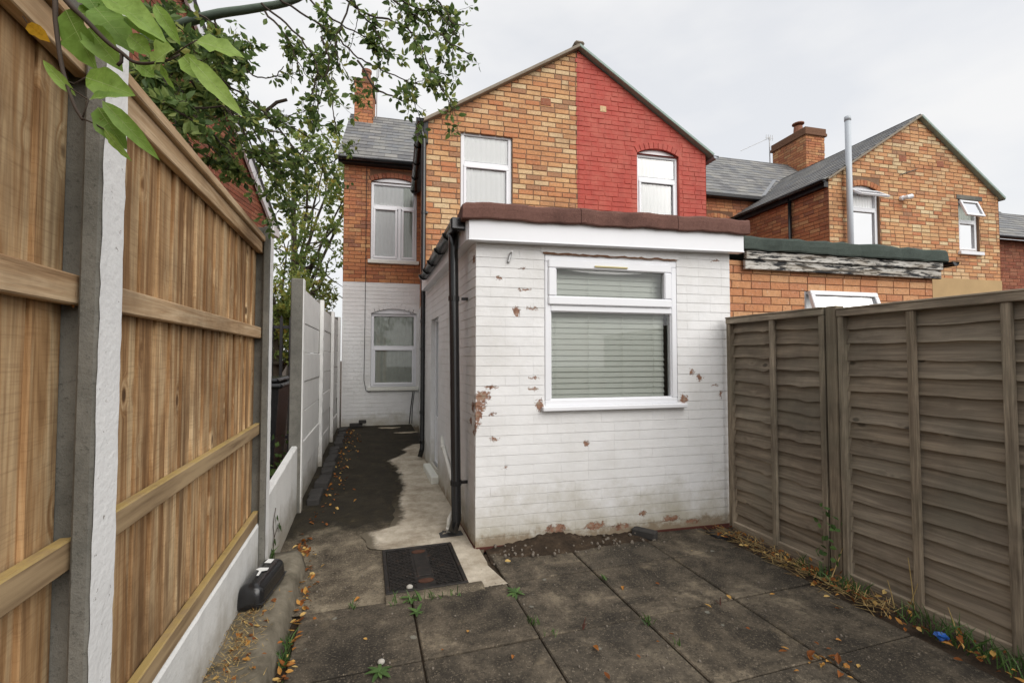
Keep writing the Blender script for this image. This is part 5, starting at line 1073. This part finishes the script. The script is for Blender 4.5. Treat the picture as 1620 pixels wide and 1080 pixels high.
loose_brick(-.18, 9.62, zg(9.6), .1, (.24, .10, .075), 'dark brick lying along the back wall in the path corner', None, 'dark_stone'); loose_brick(-.06, 9.6, zg(9.6) + .076, .05, (.14, .1, .06), 'dark brick on top of another in the far path corner', None, 'dark_stone')
# soil and rubble at the foot of the wall
m = MB(); P = []; F = []; nx_, ny_ = 70, 12; r = random.Random(8)
for i in range(nx_ + 1):
    s = .08 + 1.42 * i / nx_
    for j in range(ny_ + 1):
        q = .0 + .27 * j / ny_; env = max(0, 1 - (j / ny_) ** 1.5) * min(1, i / 8, (nx_ - i) / 6 + .1); p = FE.p(s, q * (1 - .25 * s / 1.5), -.012 + env * (.02 + .055 * max(0, sin(s * 4.1 - 1)) ** 2 + r.uniform(0, .018))); P.append(p)
for i in range(nx_):
    for j in range(ny_): k = i * (ny_ + 1) + j; F.append((k, k + 1, k + ny_ + 2, k + ny_ + 1))
m.add(P, F); tag(m.build('soil', 'earth', None, True), 'loose soil and rubble heaped along the foot of the white wall', 'soil', kind='stuff')
m = MB()
for _ in range(110):
    s, q = r.uniform(.1, 1.5), r.uniform(.01, .27); p = FE.p(s, q, .0 + r.uniform(.0, .03)); k = r.uniform(.003, .011); m.box(-k, k, -k * r.uniform(.6, 1), k, -k, k, Fr(p, rv(r) * Vector((1, 1, 0)) if False else (cos(s * 50), sin(s * 50), 0), (-sin(s * 50), cos(s * 50), 0)), k * .4)
for _ in range(160):
    x, y = r.uniform(-.3, 2.8), r.uniform(1.6, 3.4); k = r.uniform(.002, .006); m.box(x - k, x + k, y - k, y + k, -.006, k, W, k * .5)
tag(m.build('gravel', 'stone'), 'small pale chippings scattered on the soil and slabs', 'gravel', kind='stuff')
for (u, v, s, lb) in ((648, 928, .022, 'small white pebble beside the weeds at the drain cover edge'), (603, 1046, .018, 'grey pebble in the dandelion on the near slab')):
    p = at(u, v, 3.0); d = p - Vector((0, 0, CAMH)); p = Vector((0, 0, CAMH)) + d * ((CAMH - .012) / -d.z); bm = bmesh.new(); bmesh.ops.create_icosphere(bm, subdivisions=2, radius=s); bmesh.ops.scale(bm, vec=(1, .85, .75), verts=bm.verts); me = bpy.data.meshes.new('pebble'); bm.to_mesh(me); bm.free(); me.materials.append(MATS['pebble_grey']); o = bpy.data.objects.new('pebble', me); col.objects.link(o); o.location = p; tag(o, lb, 'pebble')
def gp(u, v, z=0.0):
    d = at(u, v, 1.0) - Vector((0, 0, CAMH)); return Vector((0, 0, CAMH)) + d * ((z - CAMH) / d.z)
# fallen leaves
r = random.Random(15)
LV = []
for vv in range(8):
    m = MB(); P, F = leaf_pts((-.5, 0, 0), (.5, 0, .05), .55, (0, 0, 1), r.uniform(.2, .7), r.uniform(-.3, .3), 4); m.add(P, F, (vv + .5) / 8); LV.append(m.mesh('fallen_leaf', 'dead_leaf'))
def drop(x, y, z, size, label, group):
    o = bpy.data.objects.new('fallen_leaf', r.choice(LV)); col.objects.link(o); o.matrix_basis = Matrix.Translation((x, y, z + .006)) @ Matrix.Rotation(r.uniform(0, 6.28), 4, 'Z') @ Matrix.Rotation(r.uniform(-.4, .4), 4, 'X') @ Matrix.Scale(size, 4); tag(o, label, 'leaf', group)
for u, v in ((1242, 1027), (1153, 946), (1325, 964), (1222, 941), (1063, 1005), (1041, 1017), (960, 1072), (1239, 1033), (1260, 1062), (1303, 1052), (1345, 1073), (1516, 1046), (1432, 998), (1327, 1013), (1183, 996), (1095, 872), (1040, 925), (943, 1026), (985, 930), (578, 1012), (565, 948), (1390, 945), (1281, 1050), (1270, 890), (811, 1040), (740, 1000), (700, 1030), (1120, 960), (1010, 1040)):
    p = gp(u, v); drop(p.x, p.y, 0, r.uniform(.022, .045), 'small yellow-brown fallen leaf lying on the paving slabs', 'fallen leaves on the slabs')
p = gp(803, 892); drop(p.x, p.y, .012, .06, 'orange fallen leaf at the corner of the soil strip', None)
lit = MB()
def litter(x, y, z, s):
    d = Vector((r.uniform(-1, 1), r.uniform(-1, 1), r.uniform(-.3, .5))).normalized(); p = Vector((x, y, z + .006)); P, F = leaf_pts(p, p + d * s, s * .55, Vector((r.uniform(-.5, .5), r.uniform(-.5, .5), 1)), r.uniform(.1, .7), r.uniform(-.4, .4), 3); lit.add(P, F, r.random() ** 1.2)
for _ in range(150): y = r.uniform(3.3, 9.4); x = XW(y) + .10 + abs(r.gauss(0, .12)) + (.07 if y > 4.9 else 0); litter(x, y, zg(y), r.uniform(.025, .055))
for _ in range(45): litter(-.5 + abs(r.gauss(0, .06)), 3.9 + r.gauss(0, .12), .005, r.uniform(.03, .06))
for _ in range(130): y = r.uniform(.9, 3.6); litter(-.375 + abs(r.gauss(0, .03)), y, .0, r.uniform(.025, .06))
for _ in range(170): y = r.uniform(1.2, 3.3); litter(2.92 + r.gauss(0, .07), y, .01 + r.random() * .03, r.uniform(.02, .05))
for _ in range(22): litter(2.21 + r.gauss(0, .05), 1.74 + r.gauss(0, .06), .0, r.uniform(.025, .055))
for _ in range(60): litter(-.55 + r.gauss(0, .05), 2.6 + r.gauss(0, .25), .115, r.uniform(.015, .035))
tag(lit.build('leaf_litter', 'dead_leaf'), 'brown leaf litter gathered along kerb, panel wall and right fence', 'leaf litter', kind='stuff')
dl_ = thing('dead_leaf', 'curled brown leaf caught on the near fence rail beside the post', 'leaf', (-.66, 1.33, 1.66)); m = MB(); b_ = at(113, 444, 1.10); P, F = leaf_pts(b_, b_ + Vector((.01, .012, -.062)), .03, vw, .8, -.2, 6); m.add(P, F, .45); m.build('blade', 'dead_leaf', dl_, True)
# straw, weeds
m = MB()
for _ in range(420):
    y = r.uniform(1.9, 3.3); x = 2.93 + r.gauss(0, .06); p = Vector((x, y, r.uniform(.0, .045))); an = r.gauss(pi / 2, .9); d = Vector((cos(an), sin(an), r.uniform(-.15, .25))) * r.uniform(.03, .13); s = d.cross(Vector((0, 0, 1))).normalized() * .0022; m.add([p - s, p + s, p + d + s * .6, p + d - s * .6], [(0, 1, 2, 3)], r.random())
for (u, v, h, lx, ly) in ((1447, 966, .30, -.01, .02), (1458, 966, .34, .10, .0), (1438, 960, .16, .0, -.05), (1415, 960, .15, -.02, .02), (1315, 915, .22, .16, .02), (1515, 1005, .12, .02, .05), (1330, 905, .12, -.05, .0)):
    p = gp(u, v, .03); e = p + Vector((lx, ly, h)); m.tube([p, (p + e) / 2 + Vector((.004, 0, 0)), e], [.003, .0026, .0018], 5, .8)
for _ in range(700):
    p = Vector((-.575 + r.gauss(0, .05), 2.55 + r.gauss(0, .33), .118 + r.random() * .02)); an = r.uniform(0, 6.3); d = Vector((cos(an), sin(an), r.uniform(0, .5))) * r.uniform(.015, .05); s = d.cross(Vector((0, 0, 1))).normalized() * .002; m.add([p - s, p + s, p + d], [(0, 1, 2)], r.random())
tag(m.build('dry_straw', 'straw'), 'dry straw and dead stalks along the right fence and left kerb', 'straw', kind='stuff')
m = MB(); blades(m, (2.99, 1.45, 0), 260, .13, (.09, .45), r); blades(m, (2.98, 2.35, 0), 90, .12, (.06, .25), r); blades(m, (.35, 2.93, 0), 26, .09, (.22, .02), r); blades(m, (-.37, 2.6, 0), 50, .10, (.02, .12), r); blades(m, (-.37, 2.2, 0), 24, .08, (.02, .1), r); blades(m, (-.62, 3.6, .11), 20, .10, (.03, .05), r)
for (u, v, n, h) in ((955, 915, 10, .05), (843, 985, 16, .06), (870, 1005, 8, .05), (1025, 985, 14, .06), (1070, 1020, 10, .05), (560, 960, 14, .05), (720, 940, 8, .04)):
    p = gp(u, v); blades(m, p, n, h, (.03, .03), r)
tag(m.build('weeds', 'weed_leaf'), 'short green weeds growing in joints and along the right fence', 'weeds', kind='stuff')
m = MB()
for (u, v) in ((922, 996), (1140, 957)):
    p = gp(u, v)
    for k in range(5): m.tube([p, p + Vector((r.uniform(-.03, .03), r.uniform(-.02, .02), r.uniform(.02, .06)))], .0015, 4)
tag(m.build('dead_stalks', 'rust_red'), 'thin reddish dead stalks sprouting from slab joints', 'stalks', kind='stuff')
def rosette(u, v, n, L, label):
    c = gp(u, v, .004); o = thing('dandelion', label, 'weed', c, 'dandelion weeds between the slabs')
    for k in range(n):
        an = 2 * pi * k / n + r.uniform(-.3, .3); l = L * r.uniform(.6, 1.1); d = Vector((cos(an), sin(an), r.uniform(.1, .6))) * l; P, F = leaf_pts(c, c + d, l * .34, (0, 0, 1), .2, r.uniform(.1, .35), 6); m = MB(); m.add(P, F, r.uniform(.3, 1)); m.build('leaf', 'weed_leaf', o, True)
rosette(600, 1062, 11, .075, 'low dandelion rosette on the near slab by the bottom edge'); rosette(652, 945, 12, .09, 'spreading green weed at the near edge of the drain cover'); rosette(660, 968, 7, .06, 'small green weed sprouting at the slab joint below the drain cover'); rosette(816, 937, 10, .07, 'green weed at the pale concrete tip beside the slab joint')
wd = thing('climbing_weed', 'leafy green weed climbing the timber post of the right fence', 'weed', (3.0, 2.35, 0)); m = MB(); m.tube(smooth_path([(3.02, 2.38, 0), (3.0, 2.36, .18), (3.04, 2.38, .34), (3.02, 2.37, .46)], 4), .003, 5); m.build('stem', 'twig', wd)
for k in range(26): p = Vector((3.02 + r.uniform(-.06, .03), 2.37 + r.uniform(-.09, .07), .04 + .44 * r.random())); d = rv(r) * .045; P, F = leaf_pts(p, p + d, .032, rv(r), .2, .1, 3); m = MB(); m.add(P, F, r.uniform(.2, 1)); m.build('leaf', 'weed_leaf', wd)
c = gp(1490, 1006, .03); wr = thing('plastic_wrapper', 'crumpled blue plastic wrapper in the weeds by the right fence', 'wrapper', c); bm = bmesh.new(); bmesh.ops.create_icosphere(bm, subdivisions=2, radius=.032)
for v in bm.verts: v.co *= r.uniform(.6, 1.15); v.co.z *= .7
me = bpy.data.meshes.new('wrapper_film'); bm.to_mesh(me); bm.free(); me.materials.append(MATS['blue_plastic']); o = bpy.data.objects.new('wrapper_film', me); col.objects.link(o); o.parent = wr
part('gully_grate', 'black_metal', None, (2.80, 3.02, 3.17, 3.32, -.03, .012), c=.006); tag(bpy.data.objects['gully_grate'], 'small black drain gully in the corner by the right fence', 'drain')
